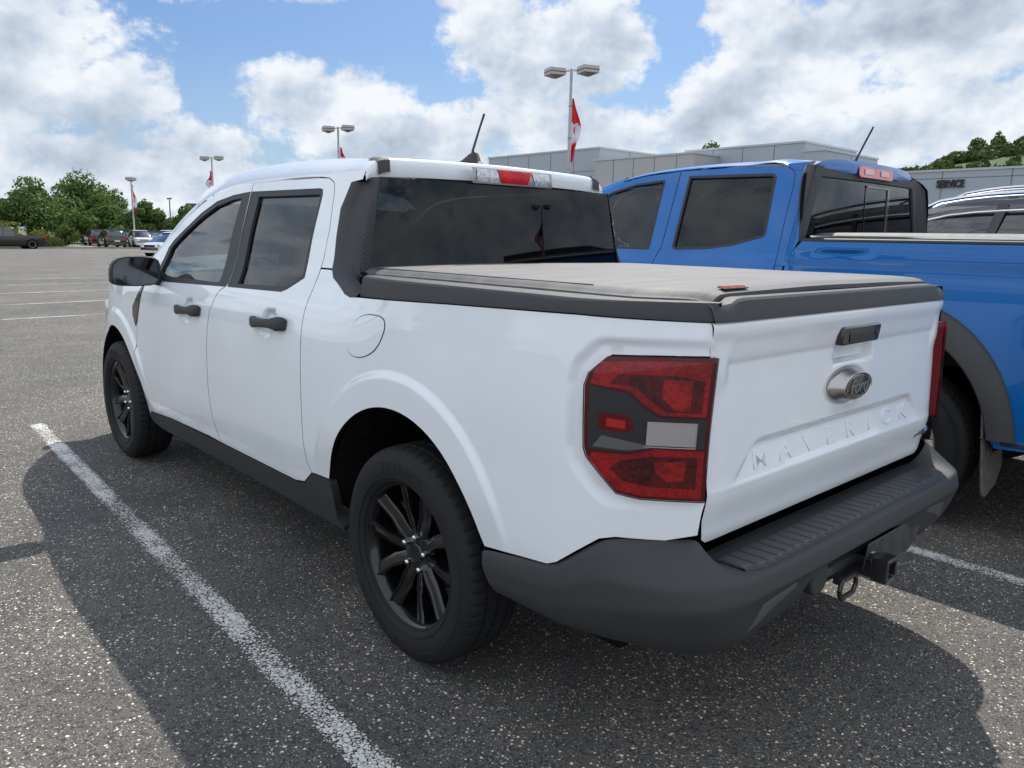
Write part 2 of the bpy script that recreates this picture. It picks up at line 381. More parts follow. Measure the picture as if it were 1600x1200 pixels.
# ------------------------------------------------------------------ ground
def asphalt():
    m, nt, N, L, b = nmat('asphalt'); tc = N.new('ShaderNodeTexCoord')
    def no(t, s, d=2, r=.5):
        n = N.new('ShaderNodeTexNoise'); n.inputs['Scale'].default_value = s; n.inputs['Detail'].default_value = d; n.inputs['Roughness'].default_value = r
        L.new(tc.outputs['Object'], n.inputs['Vector']); return n.outputs[0]
    def ramp(src, stops):
        r = N.new('ShaderNodeValToRGB'); L.new(src, r.inputs[0]); e = r.color_ramp.elements
        e[0].position, e[0].color = stops[0][0], (*stops[0][1], 1); e[1].position, e[1].color = stops[-1][0], (*stops[-1][1], 1)
        for p, c in stops[1:-1]: q = e.new(p); q.color = (*c, 1)
        return r.outputs[0]
    def mix(f, a, c, mode='MIX'):
        x = N.new('ShaderNodeMixRGB'); x.blend_type = mode
        for i, v in enumerate((f, a, c)):
            if hasattr(v, 'is_linked'): L.new(v, x.inputs[i])
            else: x.inputs[i].default_value = v if i == 0 else (*v, 1)
        return x.outputs[0]
    def vor(s, feat='F1'):
        v = N.new('ShaderNodeTexVoronoi'); v.inputs['Scale'].default_value = s; v.feature = feat; L.new(tc.outputs['Object'], v.inputs['Vector']); return v
    big = no(0, .35, 6, .6); mid = no(0, 3.5, 5, .6); fine = no(0, 160, 3, .7)
    base = ramp(mid, [(.3, (.072, .071, .072)), (.7, (.122, .117, .111))])
    base = mix(ramp(big, [(.35, (0, 0, 0)), (.65, (.75, .75, .75))]), base, (.175, .160, .140))
    base = mix(.85, base, ramp(fine, [(.30, (.55, .55, .56)), (.55, (1, 1, 1)), (.75, (1.35, 1.33, 1.3))]), 'MULTIPLY')
    dn = no(0, 1.3, 5, .65)
    # exposed aggregate: pale chips of several sizes, each cell its own chance to be a chip
    for sc, thr, dist, col in ((90, .93, .40, (.92, .83, .62)), (140, .91, .42, (.70, .66, .58)), (210, .86, .46, (.40, .38, .36)), (60, .965, .36, (.90, .80, .58))):
        v = vor(sc); sp = N.new('ShaderNodeSeparateColor'); L.new(v.outputs['Color'], sp.inputs[0])
        ts = N.new('ShaderNodeMath'); ts.operation = 'MULTIPLY_ADD'; L.new(dn, ts.inputs[0]); ts.inputs[1].default_value = -.42; ts.inputs[2].default_value = thr + .20
        a = N.new('ShaderNodeMath'); a.operation = 'GREATER_THAN'; L.new(sp.outputs[0], a.inputs[0]); L.new(ts.outputs[0], a.inputs[1])
        d = N.new('ShaderNodeMapRange'); L.new(v.outputs['Distance'], d.inputs[0]); d.inputs[1].default_value = dist; d.inputs[2].default_value = dist - .12
        k = N.new('ShaderNodeMath'); k.operation = 'MULTIPLY'; L.new(a.outputs[0], k.inputs[0]); L.new(d.outputs[0], k.inputs[1])
        base = mix(k.outputs[0], base, col)
    # darker pits
    v = vor(120); sp = N.new('ShaderNodeSeparateColor'); L.new(v.outputs['Color'], sp.inputs[0])
    a = N.new('ShaderNodeMath'); a.operation = 'LESS_THAN'; L.new(sp.outputs[1], a.inputs[0]); a.inputs[1].default_value = .2
    k = N.new('ShaderNodeMath'); k.operation = 'MULTIPLY'; L.new(a.outputs[0], k.inputs[0]); k.inputs[1].default_value = .7
    base = mix(k.outputs[0], base, (.035, .035, .038))
    L.new(base, b.inputs['Base Color']); b.inputs['Roughness'].default_value = .82; b.inputs['Specular IOR Level'].default_value = .35
    bp = N.new('ShaderNodeBump'); bp.inputs['Strength'].default_value = .8; bp.inputs['Distance'].default_value = .006
    ad = N.new('ShaderNodeMath'); ad.operation = 'SUBTRACT'; L.new(fine, ad.inputs[0]); v2 = vor(150); L.new(v2.outputs['Distance'], ad.inputs[1])
    L.new(ad.outputs[0], bp.inputs['Height']); L.new(bp.outputs[0], b.inputs['Normal'])
    return m
ASPH = asphalt()
def paint_mat(name, thr):
    m, nt, N, L, b = nmat(name); tc = N.new('ShaderNodeTexCoord')
    def no(s, d, r):
        n = N.new('ShaderNodeTexNoise'); n.inputs['Scale'].default_value = s; n.inputs['Detail'].default_value = d; n.inputs['Roughness'].default_value = r
        L.new(tc.outputs['Object'], n.inputs['Vector']); return n.outputs[0]
    v = N.new('ShaderNodeTexVoronoi'); v.inputs['Scale'].default_value = 75; v.feature = 'DISTANCE_TO_EDGE'; L.new(tc.outputs['Object'], v.inputs['Vector'])
    a = N.new('ShaderNodeMath'); a.operation = 'MULTIPLY_ADD'; L.new(no(90, 3, .7), a.inputs[0]); a.inputs[1].default_value = 1.0; L.new(no(2.0, 4, .6), a.inputs[2])
    a2 = N.new('ShaderNodeMath'); a2.operation = 'MULTIPLY_ADD'; L.new(v.outputs['Distance'], a2.inputs[0]); a2.inputs[1].default_value = 1.1; L.new(a.outputs[0], a2.inputs[2])
    # the paint is thinner along the edges of the stripe
    at = N.new('ShaderNodeAttribute'); at.attribute_name = 'across'; a3 = N.new('ShaderNodeMath'); a3.operation = 'MULTIPLY_ADD'; L.new(at.outputs['Fac'], a3.inputs[0]); a3.inputs[1].default_value = .5
    sb = N.new('ShaderNodeMath'); sb.operation = 'SUBTRACT'; L.new(a2.outputs[0], sb.inputs[0]); sb.inputs[1].default_value = .42; L.new(sb.outputs[0], a3.inputs[2]); a2 = a3
    r = N.new('ShaderNodeMapRange'); L.new(a2.outputs[0], r.inputs[0]); r.inputs[1].default_value = thr; r.inputs[2].default_value = thr + .10
    tr = N.new('ShaderNodeBsdfTransparent'); mx = N.new('ShaderNodeMixShader'); L.new(r.outputs[0], mx.inputs[0]); L.new(tr.outputs[0], mx.inputs[1]); L.new(b.outputs[0], mx.inputs[2])
    L.new(mx.outputs[0], N['Material Output'].inputs[0]); b.inputs['Roughness'].default_value = .7
    rp = N.new('ShaderNodeValToRGB'); L.new(no(60, 4, .7), rp.inputs[0]); rp.color_ramp.elements[0].color = (.42, .41, .38, 1); rp.color_ramp.elements[1].color = (.78, .77, .73, 1); rp.color_ramp.elements[0].position = .35; rp.color_ramp.elements[1].position = .6
    L.new(rp.outputs[0], b.inputs['Base Color']); return m
WORN = paint_mat('worn_road_paint', 1.12); WORNF = paint_mat('faded_road_paint', 1.13)
def gz(x): return -.0082 * max(0.0, min(x, 90.) - 25.0)
g = B()
for a, b2 in ((-260, 25), (25, 80)): g.add([(a, -175, gz(a)), (b2, -175, gz(b2)), (b2, 160, gz(b2)), (a, 160, gz(a))], [(0, 1, 2, 3)])
tag(g.build('parking_lot', ASPH), kind='structure')
def stripe(p0, p1, w, m, label):
    a = Vector((*p0, 0)); b2 = Vector((*p1, 0)); t = (b2 - a).normalized(); n = Vector((-t.y, t.x, 0)) * w / 2
    s = B(); k = max(1, int((b2 - a).length / 2)); P = []
    for i in range(k + 1):
        c = a + (b2 - a) * i / k; P.append([(c.x + n.x * f, c.y + n.y * f, .004) for f in (1.12, .86, .5, 0, -.5, -.86, -1.12)])
    s.grid(P); o = s.build('stall_line', m, fixn=False); at = o.data.attributes.new('across', 'FLOAT', 'POINT'); at.data.foreach_set('value', [0, .72, 1, 1, 1, .72, 0] * (k + 1)); tag(o, kind='structure'); return o
stripe((4.32, 1.16), (-3.4, 1.36), .105, WORN, '')
stripe((4.4, -1.50), (-3.4, -1.36), .105, WORN, '')
stripe((4.5, -4.35), (-3.4, -4.15), .105, WORN, '')
for x, y0, y1 in ((12.0, .15, -5), (14.5, 1.5, -5), (17.25, 2.5, -5.2), (19.9, 3, -5.5), (22.4, 3, -6)):
    stripe((x, y0), (x + (y0 - y1) * .10, y1), .11, WORNF, '')
stripe((12.0, .15), (16.5, 4.0), .11, WORNF, '')
GRASS = mat('grass', (.085, .105, .035), .9, bump=1, bscale=6, var=.35, vscale=.8)
GRASSD = mat('dry_verge', (.17, .155, .09), .95, bump=1, bscale=9, var=.3, vscale=1.5)
g = B(); g.add([(80.2, -400, -.36), (1500, -900, -.36), (1500, 900, -.36), (80.2, 400, -.36)], [(0, 1, 2, 3)])
g.add([(-900, -900, -.55), (1500, -900, -.55), (1500, 900, -.55), (-900, 900, -.55)], [(0, 1, 2, 3)])
tag(g.build('grass_ground', GRASS), kind='structure')
g = B(); g.add([(80.3, -75, -.355), (82.4, -75, -.355), (82.4, 60, -.355), (80.3, 60, -.355)], [(0, 1, 2, 3)])
tag(g.build('verge', GRASSD), kind='structure')
g = B(); g.box((80.1, -7, -.40), (.25, 134, .16)); tag(g.build('kerb', mat('kerb_concrete', (.30, .27, .22), .9, var=.2)), kind='structure')
g = B(); g.add([(82.5, -75, -.35), (96, -75, -.35), (96, -16.5, -.35), (82.5, -16.5, -.35)], [(0, 1, 2, 3)])
tag(g.build('upper_parking', mat('pale_asphalt', (.20, .19, .175), .9, var=.2)), kind='structure')

# ------------------------------------------------------------------ wheels
def make_wheel(parent, c, side, rim_m, R=.362, rr=.2325, hw=.117, lug=True, name='wheel', spin=0., letters=True, detail=True):
    """c: centre of tyre; side +1 -> outer face at +y"""
    cx, cy, cz = c; S = side
    b = B(); K = S
    rp = [(rr + .012, .100), (rr + .014, .094), (rr + .004, .088), (rr - .002, .080), (rr - .010, .060), (rr - .014, .02), (rr - .016, -.09), (rr + .005, -.10)]
    b.lathe([(r, h * K) for r, h in rp], 72, 'y', c)
    b.lathe([(.001, .058 * K), (.030, .058 * K), (.034, .054 * K), (.036, .048 * K), (.070, .046 * K), (.080, .036 * K), (.078, .0), (.001, .0)], 40, 'y', c)
    for k in range(5):
        th = math.radians(-90 + 72 * k) + spin
        for q in (-1, 1):
            # arm centre line in (radial, lateral)
            cl = [(.040, .012, .044, .050), (.075, .024, .046, .058), (.105, .032, .047, .064), (.135, .038, .048, .068), (.165, .052, .052, .073), (.195, .066, .054, .079), (rr - .003, .078, .050, .085)]
            rows = []
            for (ra, la, wd, hy) in cl:
                la *= q; row = []
                for (dw, dh) in tuple((a_ * q, h_) for a_, h_ in ((-.5, -.040), (-.5, -.016), (-.30, -.010), (-.05, -.008), (.20, -.005), (.30, 0), (.42, 0), (.5, -.006), (.5, -.040))):
                    u = la + dw * wd; v = hy + dh - (.008 if abs(dw) < .2 else 0) * 0
                    row.append((cx + math.cos(th) * ra - math.sin(th) * u, cy + v * K, cz + math.sin(th) * ra + math.cos(th) * u))
                rows.append(row)
            b.grid(rows)
            # narrow raised machined ridge at the arm's outer side
            rows = []
            for (ra, la, wd, hy) in cl[1:]:
                la = (la + wd * .36) * q; row = []
                for (dw, dh) in ((-.003, -.002), (-.0018, .003), (.0018, .003), (.003, -.002)):
                    u = la + dw; v = hy + dh
                    row.append((cx + math.cos(th) * ra - math.sin(th) * u, cy + v * K, cz + math.sin(th) * ra + math.cos(th) * u))
                rows.append(row)
            b.grid(rows)
    w = b.build(name, rim_m, parent, smooth=True, sharp=30)
    w['label_note'] = ''; del w['label_note']
    # tyre
    prof = [(rr, .078), (rr + .012, .098), (rr + .020, .106), (rr + .040, .1135), (rr + .060, .117), (rr + .078, .1165), (rr + .094, .111), (R - .020, .102), (R - .010, .094), (R - .004, .082), (R - .001, .064),
            (R - .001, .052), (R - .009, .050), (R - .009, .044), (R, .042), (R, .005), (R - .009, .003)]
    prof = prof + [(r, -h) for r, h in prof[::-1]]
    n = 288 if detail else 72; V = []; F = []; m_ = len(prof); rng = random.Random(4)
    for k in range(n):
        a = 2 * PI * k / n
        for j, (r, h) in enumerate(prof):
            jj = min(j, m_ - 1 - j); rr2 = r
            if detail and jj in (8, 9, 10) and (k + (2 if j > m_ / 2 else 0)) % 5 == 0: rr2 -= .006 if jj != 8 else .003
            if detail and jj in (14, 15) and k % 6 == (3 if j > m_ / 2 else 0): rr2 -= .004
            V.append((cx + rr2 * math.cos(a), cy + h * K, cz + rr2 * math.sin(a)))
    for k in range(n):
        for j in range(m_ - 1):
            F.append((k * m_ + j, k * m_ + j + 1, ((k + 1) % n) * m_ + j + 1, ((k + 1) % n) * m_ + j))
    t = B().add(V, F)
    # raised sidewall ring
    t.lathe([(R - .052, .1135 * K), (R - .050, .1165 * K), (R - .046, .1165 * K), (R - .044, .113 * K)], 96, 'y', c)
    t.lathe([(rr + .030, .110 * K), (rr + .031, .1135 * K), (rr + .034, .114 * K), (rr + .036, .111 * K)], 96, 'y', c)
    ty = t.build('tyre', RUBBER, w, smooth=True, sharp=32)
    if letters and side > 0:
        for word, a0 in (('MICHELIN', -58), ('PRIMACY', 95)):
            for i, ch in enumerate(word):
                a = math.radians(a0 + (i - len(word) / 2) * 6.6); r = rr + .066
                o = (cx + r * math.cos(a), cy + .1168 * K, cz + r * math.sin(a))
                # seen from +y: right is -x
                tx = (math.sin(a) * 1, 0, -math.cos(a)); text('lettering', ch, .034, RUBBER, ty, frame(o, (-math.sin(a), 0, math.cos(a)), (math.cos(a), 0, math.sin(a))), extrude=.0012)
    if lug:
        for k in range(5):
            a = math.radians(-54 + 72 * k) + spin; o = (cx + .057 * math.cos(a), cy, cz + .057 * math.sin(a))
            bb = B().lathe([(.001, .070 * K), (.006, .0695 * K), (.0095, .066 * K), (.0105, .058 * K), (.0105, .040 * K)], 6, 'y', o)
            bb.build('lug_nut', CHROME, w, smooth=True, sharp=50)
    bb = B().lathe([(.001, .0), (.140, .0), (.143, -.006 * K), (.143, -.02 * K), (.001, -.02 * K)], 48, 'y', (cx, cy - .02 * K, cz)); bb.build('brake_disc', mat('brake_iron', (.09, .085, .08), .5, metal=.7), w, smooth=True)
    bb = B().box((cx + .11, cy + .0 * K, cz + .06), (.07, .06, .15), mi=0); bb.build('brake_caliper', mat('caliper_iron', (.06, .06, .062), .6), w, bevel=.01)
    return w

# ------------------------------------------------------------------ white pickup
TR = thing('pickup_truck', 'white crew cab pickup with black wheels and a soft bed cover, nearest the camera', 'pickup truck', (1.5, 0, 0))
_yc = hermite([.20, .30, .40, .50, .57, .65, .80, .95, 1.05, 1.12, 1.16, 1.20, 1.40, 1.60, 1.70], [.835, .862, .886, .903, .911, .914, .913, .906, .893, .873, .854, .833, .757, .675, .635])
_yb = hermite([.20, .30, .40, .50, .57, .65, .80, .95, 1.05, 1.12, 1.20, 1.30, 1.50], [.835, .862, .886, .903, .911, .914, .913, .909, .901, .894, .884, .876, .86])
def fs(x, z):
    x = np.asarray(x, float); z = np.asarray(z, float)
    t = sstep(.55, .05, x); y = _yc(z) * (1 - t) + _yb(z) * t
    s = np.clip((-.66 - x) / .34, 0, 3); y = y - .20 * s ** 1.8
    s = np.clip((x - 2.85) / 1.05, 0, 3); y = y - .23 * s ** 2.3
    # flares
    for cx, cz, r, k in ((.045, .385, .578, .014), (3.085, .385, .545, .014)):
        d = np.hypot(x - cx, z - cz); y = y + k * sstep(r + .006, r - .022, d) * sstep(.50, .72, z)
    return y
def dent(x, z, y, cx, cz, rx, rz, dep):
    q = ((x - cx) / rx) ** 2 + ((z - cz) / rz) ** 2; return y - dep * sstep(1.0, .35, q)
def F_side(x, z):
    y = fs(x, z)
    y = dent(x, z, y, .985, 1.037, .075, .058, .022); y = dent(x, z, y, 1.875, 1.018, .075, .058, .022)
    # recess round the tail lamp
    d = recess_d(x, z); y = y - .012 * sstep(.055, .03, d) * sstep(1.17, 1.14, z) * sstep(.74, .80, z + .0 * x)
    return np.stack([x, y, z], -1)
LIGHT = [(-.792, 1.121), (-.752, 1.078), (-.744, 1.047), (-.754, .894), (-.762, .872), (-.831, .788), (-.880, .779), (-.993, .779), (-.993, 1.127), (-.891, 1.125)]
_LP = np.array(LIGHT)
def recess_d(x, z):
    sh = np.shape(x); P = np.stack([np.ravel(x), np.ravel(z)], 1); d = segdist(P, _LP); d[inpoly(P, LIGHT)] = 0; return d.reshape(sh)
FL = np.array([(cx + r * math.cos(a), .385 + r * math.sin(a)) for cx, rs in ((.045, (.553, .559, .566, .573, .580, .587, .594)), (3.085, (.520, .526, .533, .540, .547, .554, .561))) for r in rs for a in np.linspace(0, PI, 170)])
def ringpoly(P, ds): return np.vstack([resample(smoothpoly(inset(P, -d), 1), .010) for d in ds])
def both(name, outer, F=F_side, m=WHITE, holes=(), parent=None, **k):
    a = region(name, outer, F, m, parent or TR, holes, **k); b2 = region(name, outer, F, m, parent or TR, holes, side=-1, **k); return a, b2

gap_roof = [(2.58, 1.245), (2.44, 1.362), (2.294, 1.456), (2.139, 1.531), (1.98, 1.583), (1.801, 1.608), (1.577, 1.616), (1.292, 1.620), (.96, 1.617), (.86, 1.612), (.808, 1.592)]
rd_rear = [(.785, 1.560), (.742, 1.46), (.719, 1.406), (.700, 1.30), (.703, 1.196), (.700, 1.107), (.697, 1.048), (.690, .921), (.684, .768), (.680, .611), (.668, .53), (.640, .488)]
midg_low = [(1.475, 1.159), (1.545, 1.125), (1.600, 1.033), (1.614, .959), (1.624, .837), (1.624, .685), (1.612, .538), (1.58, .44), (1.572, .408)]
midg_top = [(1.577, 1.616), (1.502, 1.343), (1.475, 1.159)]
fd_front = [(2.575, 1.096), (2.655, .859), (2.678, .71), (2.668, .543), (2.608, .370)]
front_arch = arc(3.085, .385, .437, -6, 186, 30)       # from front round to rear
rear_arch = arc(.045, .385, .462, 164, 18, 30)         # from rear (towards tail) over to front
fender_top = [(3.95, .80), (3.93, .93), (3.80, 1.03), (3.55, 1.075), (3.2, 1.105), (2.9, 1.118), (2.60, 1.120)]
# front door
win_f = [(2.300, 1.128), (2.452, 1.190), (2.410, 1.305), (2.360, 1.345), (2.235, 1.412), (2.097, 1.486), (1.939, 1.543), (1.763, 1.568), (1.629, 1.577), (1.5740, 1.579), (1.5048, 1.343), (1.4785, 1.163), (1.50, 1.148)]
door_f = gap_roof[:7] + midg_top[1:] + midg_low[1:] + [(1.70, .410), (2.25, .395), (2.608, .370)] + fd_front[::-1][1:] + [(2.62, 1.115), (2.66, 1.17)]
win_r = [(1.5665, 1.579), (1.4988, 1.343), (1.4720, 1.163), (1.468, 1.149), (.945, 1.160), (.905, 1.172), (.802, 1.222), (.812, 1.27), (.868, 1.545), (.884, 1.568), (.91, 1.573)]
door_r = [(1.577, 1.616)] + gap_roof[7:] + rd_rear + [(.72, .430), (.80, .415), (1.572, .408)] + midg_low[::-1][1:] + midg_top[::-1][1:-1]
DF = both('front_door', door_f, holes=[win_f], ins=.0022, step=.02, rings=FL)
DR = both('rear_door', door_r, holes=[win_r], ins=.0022, step=.02, rings=FL)
gl_f = [(2.285, 1.158), (2.405, 1.178), (2.372, 1.300), (2.330, 1.330), (2.215, 1.395), (2.080, 1.462), (1.930, 1.517), (1.760, 1.545), (1.655, 1.551), (1.585, 1.170), (1.60, 1.163)]
gl_r = [(1.470, 1.553), (1.380, 1.178), (1.385, 1.168), (.935, 1.183), (.885, 1.200), (.828, 1.236), (.884, 1.530), (.90, 1.548)]
for s in (0, 1):
    sd = (1, -1)[s]
    region('window_trim', win_f, F_side, BLACKP, DF[s], [gl_f], off=-.001, side=sd, step=.03, lip=.016)
    region('window_trim', win_r, F_side, BLACKP, DR[s], [gl_r], off=-.001, side=sd, step=.03, lip=.016)
    region('window_glass', inset(gl_f, -.014), F_side, TINTF, DF[s], off=-.013, side=sd, step=.05, lip=0)
    region('window_glass', inset(gl_r, -.014), F_side, TINT, DR[s], off=-.013, side=sd, step=.05, lip=0)
    for (D, hx, hz) in ((DF[s], 1.862, 1.016), (DR[s], .975, 1.037)):
        y0 = float(fs(hx, hz)); b = B()
        # grip bar with two feet, thicker at the rear end
        P = []
        for t, hh, th, oo in ((-.155, .017, .016, .012), (-.145, .026, .020, .020), (-.11, .028, .022, .024), (-.06, .018, .017, .031), (0, .017, .016, .034), (.06, .018, .017, .032), (.10, .024, .018, .026), (.135, .022, .016, .018), (.142, .013, .012, .012)):
            row = []
            for (a, c2) in ((-1, -.6), (-1, .5), (-.6, 1), (.6, 1), (1, .5), (1, -.6), (.6, -1), (-.6, -1)):
                row.append((hx + t, sd * (y0 + oo + c2 * th * .7 - .004), hz + a * hh - .05 * t))
            P.append(row + row[:1])
        b.grid(P); n = len(b.V)
        b.add(P[0][:-1], [tuple(range(8))]); b.add(P[-1][:-1], [tuple(range(8))])
        h = b.build('door_handle', GREYP, D, smooth=True, sharp=50)
bed = [(.700, 1.262), (.703, 1.196)] + rd_rear[5:] + [(.600, .492), (.503, .497)] + rear_arch[::-1][1:-1] + [(-.400, .524), (-.656, .559), (-.690, .575), (-.800, .664), (-.835, .674), (-.93, .676), (-.987, .693)] + \
      [(-.993, .779), (-.880, .779), (-.831, .788), (-.762, .872), (-.754, .894), (-.744, 1.047), (-.752, 1.078), (-.792, 1.121), (-.891, 1.125), (-.985, 1.127), (-.978, 1.207)] + \
      [(-.846, 1.210), (-.70, 1.213), (-.195, 1.199), (.363, 1.180), (.409, 1.177), (.455, 1.184), (.583, 1.234), (.612, 1.262)]
both('bed_side', bed, ins=.0015, step=.020, lip=.02, rings=np.vstack([FL, ringpoly(LIGHT, (.028, .034, .040, .046, .052, .058))]))
cabc = [(.808, 1.592)] + rd_rear[:4] + [(.700, 1.266), (.612, 1.266), (.622, 1.30), (.690, 1.49), (.676, 1.588), (.600, 1.595), (.598, 1.626), (.64, 1.632), (.86, 1.632), (.96, 1.622), (.86, 1.612)]
both('cab_pillar', cabc, ins=.001, step=.02, lip=.014)
fend = [(2.575, 1.096)] + fd_front[1:-1] + [(2.640, .445), (2.608, .370), (2.652, .340)] + front_arch[::-1] + [(3.53, .36), (3.80, .40), (3.92, .55)] + fender_top
both('front_fender', fend, ins=.002, step=.026, lip=.02, rings=FL)
both('fender_vent', [(2.574, 1.098), (2.600, 1.085), (2.655, 1.03), (2.722, .965), (2.715, .92), (2.668, .860), (2.640, .90)], m=GBLACK, off=.005, step=.02, lip=.01)
both('side_sill', [(2.66, .345), (2.608, .366), (2.25, .390), (1.57, .403), (.80, .410), (.715, .425), (.642, .484), (.600, .488), (.500, .493), (.486, .445), (.497, .340), (.46, .300), (1.184, .300), (2.50, .290), (2.62, .305)], m=BLACKP, off=.004, step=.025, lip=.03)
both('fuel_door', smoothpoly([(.288, 1.128), (.345, 1.071), (.353, 1.004), (.310, .983), (.235, .990), (.159, 1.027), (.117, 1.100), (.140, 1.135)], 2), off=.0022, step=.015, lip=.003)
both('fuel_door_gap', smoothpoly(inset([(.288, 1.128), (.345, 1.071), (.353, 1.004), (.310, .983), (.235, .990), (.159, 1.027), (.117, 1.100), (.140, 1.135)], -.003), 2), m=DARK, off=.0006, step=.02, lip=0)
# dark structure behind the panel gaps, wheel housings and floor
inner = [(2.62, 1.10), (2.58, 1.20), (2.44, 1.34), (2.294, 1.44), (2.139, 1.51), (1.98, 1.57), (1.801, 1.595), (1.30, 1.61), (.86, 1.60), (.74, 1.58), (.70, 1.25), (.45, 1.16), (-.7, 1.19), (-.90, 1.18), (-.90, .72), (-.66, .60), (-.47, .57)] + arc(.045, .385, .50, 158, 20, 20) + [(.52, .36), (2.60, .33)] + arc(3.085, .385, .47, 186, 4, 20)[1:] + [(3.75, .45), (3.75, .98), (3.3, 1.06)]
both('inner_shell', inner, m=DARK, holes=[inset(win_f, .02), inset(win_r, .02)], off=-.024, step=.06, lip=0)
def fy(x, z): return float(fs(x, z))
for sd in (1, -1):
    for cx, r in ((.045, .468), (3.085, .443)):
        b = B(); P = []
        for i in range(25):
            a = math.radians(2 + 176 * i / 24); row = []
            for yy in (.40, .893):
                row.append((cx + r * math.cos(a), sd * yy, .385 + r * math.sin(a)))
            P.append(row)
        b.grid(P); b.add([(cx + r * math.cos(math.radians(t)), sd * .40, .385 + r * math.sin(math.radians(t))) for t in range(0, 181, 10)], [tuple(range(19))])
        for k in range(7):
            a = math.radians(15 + 25 * k); b.box((cx + (r - .006) * math.cos(a), sd * .80, .385 + (r - .006) * math.sin(a)), (.02, .03, .02))
        b.build('wheel_housing', mat('liner_felt', (.012, .012, .013), .9, bump=.5, bscale=200, spec=.1), TR)
b = B(); b.box((1.55, 0, .36), (4.6, 1.42, .16)); b.box((-.55, 0, .46), (.8, 1.2, .12)); b.box((1.55, 0, .55), (2.1, 1.6, .1)); b.tube([(0, -.75, .362), (0, .75, .362)], .045); b.tube([(3.076, -.75, .362), (3.076, .75, .362)], .04)
b.tube([(-.8, .35, .50), (-.3, .35, .46), (.3, .3, .38)], .03); b.box((0, 0, .36), (.3, .3, .2)); b.box((.25, .6, .40), (.4, .05, .06)); b.box((.25, -.6, .40), (.4, .05, .06))
b.build('underbody', DARK, TR, bevel=.02)
for cx in (0, 3.076):
    for sd in (1, -1): make_wheel(TR, (cx, .812 * sd, .362), sd, RIMB, spin=(.10 if cx == 0 else .45), letters=True)

# roof ----------------------------------------------------------
_g = np.array([(2.84, 1.075)] + gap_roof[:-1] + [(.60, 1.617)])[::-1]
railz = hermite(_g[:, 0], _g[:, 1])
def rail(x):
    """outer rail curve (at the door gap) and inner rail curve (at the roof ditch / windscreen)"""
    z = float(railz(x)); y = float(_yc(z)) - .002
    return y, z
topz = hermite([.58, .85, 1.2, 1.6, 2.0, 2.2, 2.35], [1.690, 1.716, 1.738, 1.742, 1.725, 1.702, 1.670])
def roof_pt(x, t):
    y, z = rail(x); z += .004; tz = float(topz(x)); h = tz - z
    P0 = np.array((y, z)); P1 = np.array((y - .016, z + .036)); P2 = np.array((y - .075, z + .40 * h + .030)); P3 = np.array((.30, tz - .002)); P4 = np.array((0., tz))
    # two joined cubics
    if t < .35:
        u = t / .35; a, b2, c2, d = P0, P1, P1 * .5 + P2 * .5 + (-.006, .008), P2
    else:
        u = (t - .35) / .65; a, b2, c2, d = P2, P2 + (-.10, .034), P3, P4
        b2 = P2 + (P2 - (P1 * .5 + P2 * .5 + np.array((-.006, .008)))) * 1.6
    q = (1 - u) ** 3 * a + 3 * u * (1 - u) ** 2 * b2 + 3 * u * u * (1 - u) * c2 + u ** 3 * d
    return (x, q[0], q[1])
def xrear(y, z): return .540 + .040 + .0 * abs(y) - .032 * 0 + .0 * 1 if False else .556 + .040 * (abs(y) / .66) ** 2.2
rows = []
xs = np.concatenate([np.linspace(0, 1, 30)])
ts = [0, .05, .10, .15, .2, .25, .3, .35, .40, .46, .54, .63, .72, .82, .91, 1.0]
for k, u in enumerate(xs):
    row = []
    for t in ts + [2 - q for q in ts[-2::-1]]:
        tt = t if t <= 1 else 2 - t; yy = roof_pt(.62, tt)[1]
        x0 = xrear(yy, 0) + .012; x1 = 2.20 + .13 * (1 - (yy / .66) ** 2); x = x0 + (x1 - x0) * u
        p = roof_pt(x, tt); row.append((x, p[1] * (1 if t <= 1 else -1), p[2]))
    rows.append(row)
lastrow = rows[-1]
r0 = [(x - .012, y, z - .008) for x, y, z in rows[0]]; r1 = [(x - .016, y, z - .03) for x, y, z in rows[0]]; r2 = [(x - .010, y * .995, max(z - .07, 1.598)) for x, y, z in rows[0]]
rows = [r2, r1, r0] + rows
b = B().grid(rows); b.build('roof', WHITE, TR, smooth=True, sharp=60)
# roof corner caps
for sd in (1, -1):
    b = B(); P = []
    for t in (.22, .27, .32, .37, .42):
        p = roof_pt(.66, t); x0 = xrear(p[1], 0)
        P.append([(.655, sd * p[1], p[2] + .006), (x0 + .004, sd * p[1], p[2] + .001), (x0 - .009, sd * p[1], p[2] - .012), (x0 - .012, sd * p[1], p[2] - .055)])
    b.grid(P); b.build('roof_corner_cap', GREYP, TR, smooth=True, sharp=50)
    # windscreen pillar
    P = []
    for k in range(26):
        x = 2.18 + (2.80 - 2.18) * k / 25; y, z = rail(x)
        q = roof_pt(x, .3) if x < 2.2 else None
        P.append([(x, sd * y, z + .002), (x + .006, sd * (y - .006), z + .020), (x + .016, sd * (y - .022), z + .036), (x + .034, sd * (y - .050), z + .046), (x + .04, sd * (y - .066), z + .040)])
    b = B().grid(P); b.build('windscreen_pillar', WHITE, TR, smooth=True)
P = []
for k in range(16):
    u = k / 15; x = 2.24 + .60 * u; y, z = rail(min(x - .03, 2.80)); y -= .058; z += .036; row = []
    for j in range(-8, 9):
        v = j / 8; row.append((x + .20 * (1 - v * v) , y * v, z + .022 * (1 - v * v) * (1 - u)))
    P.append(row)
B().grid(P).build('windscreen', TINTF, TR, smooth=True)
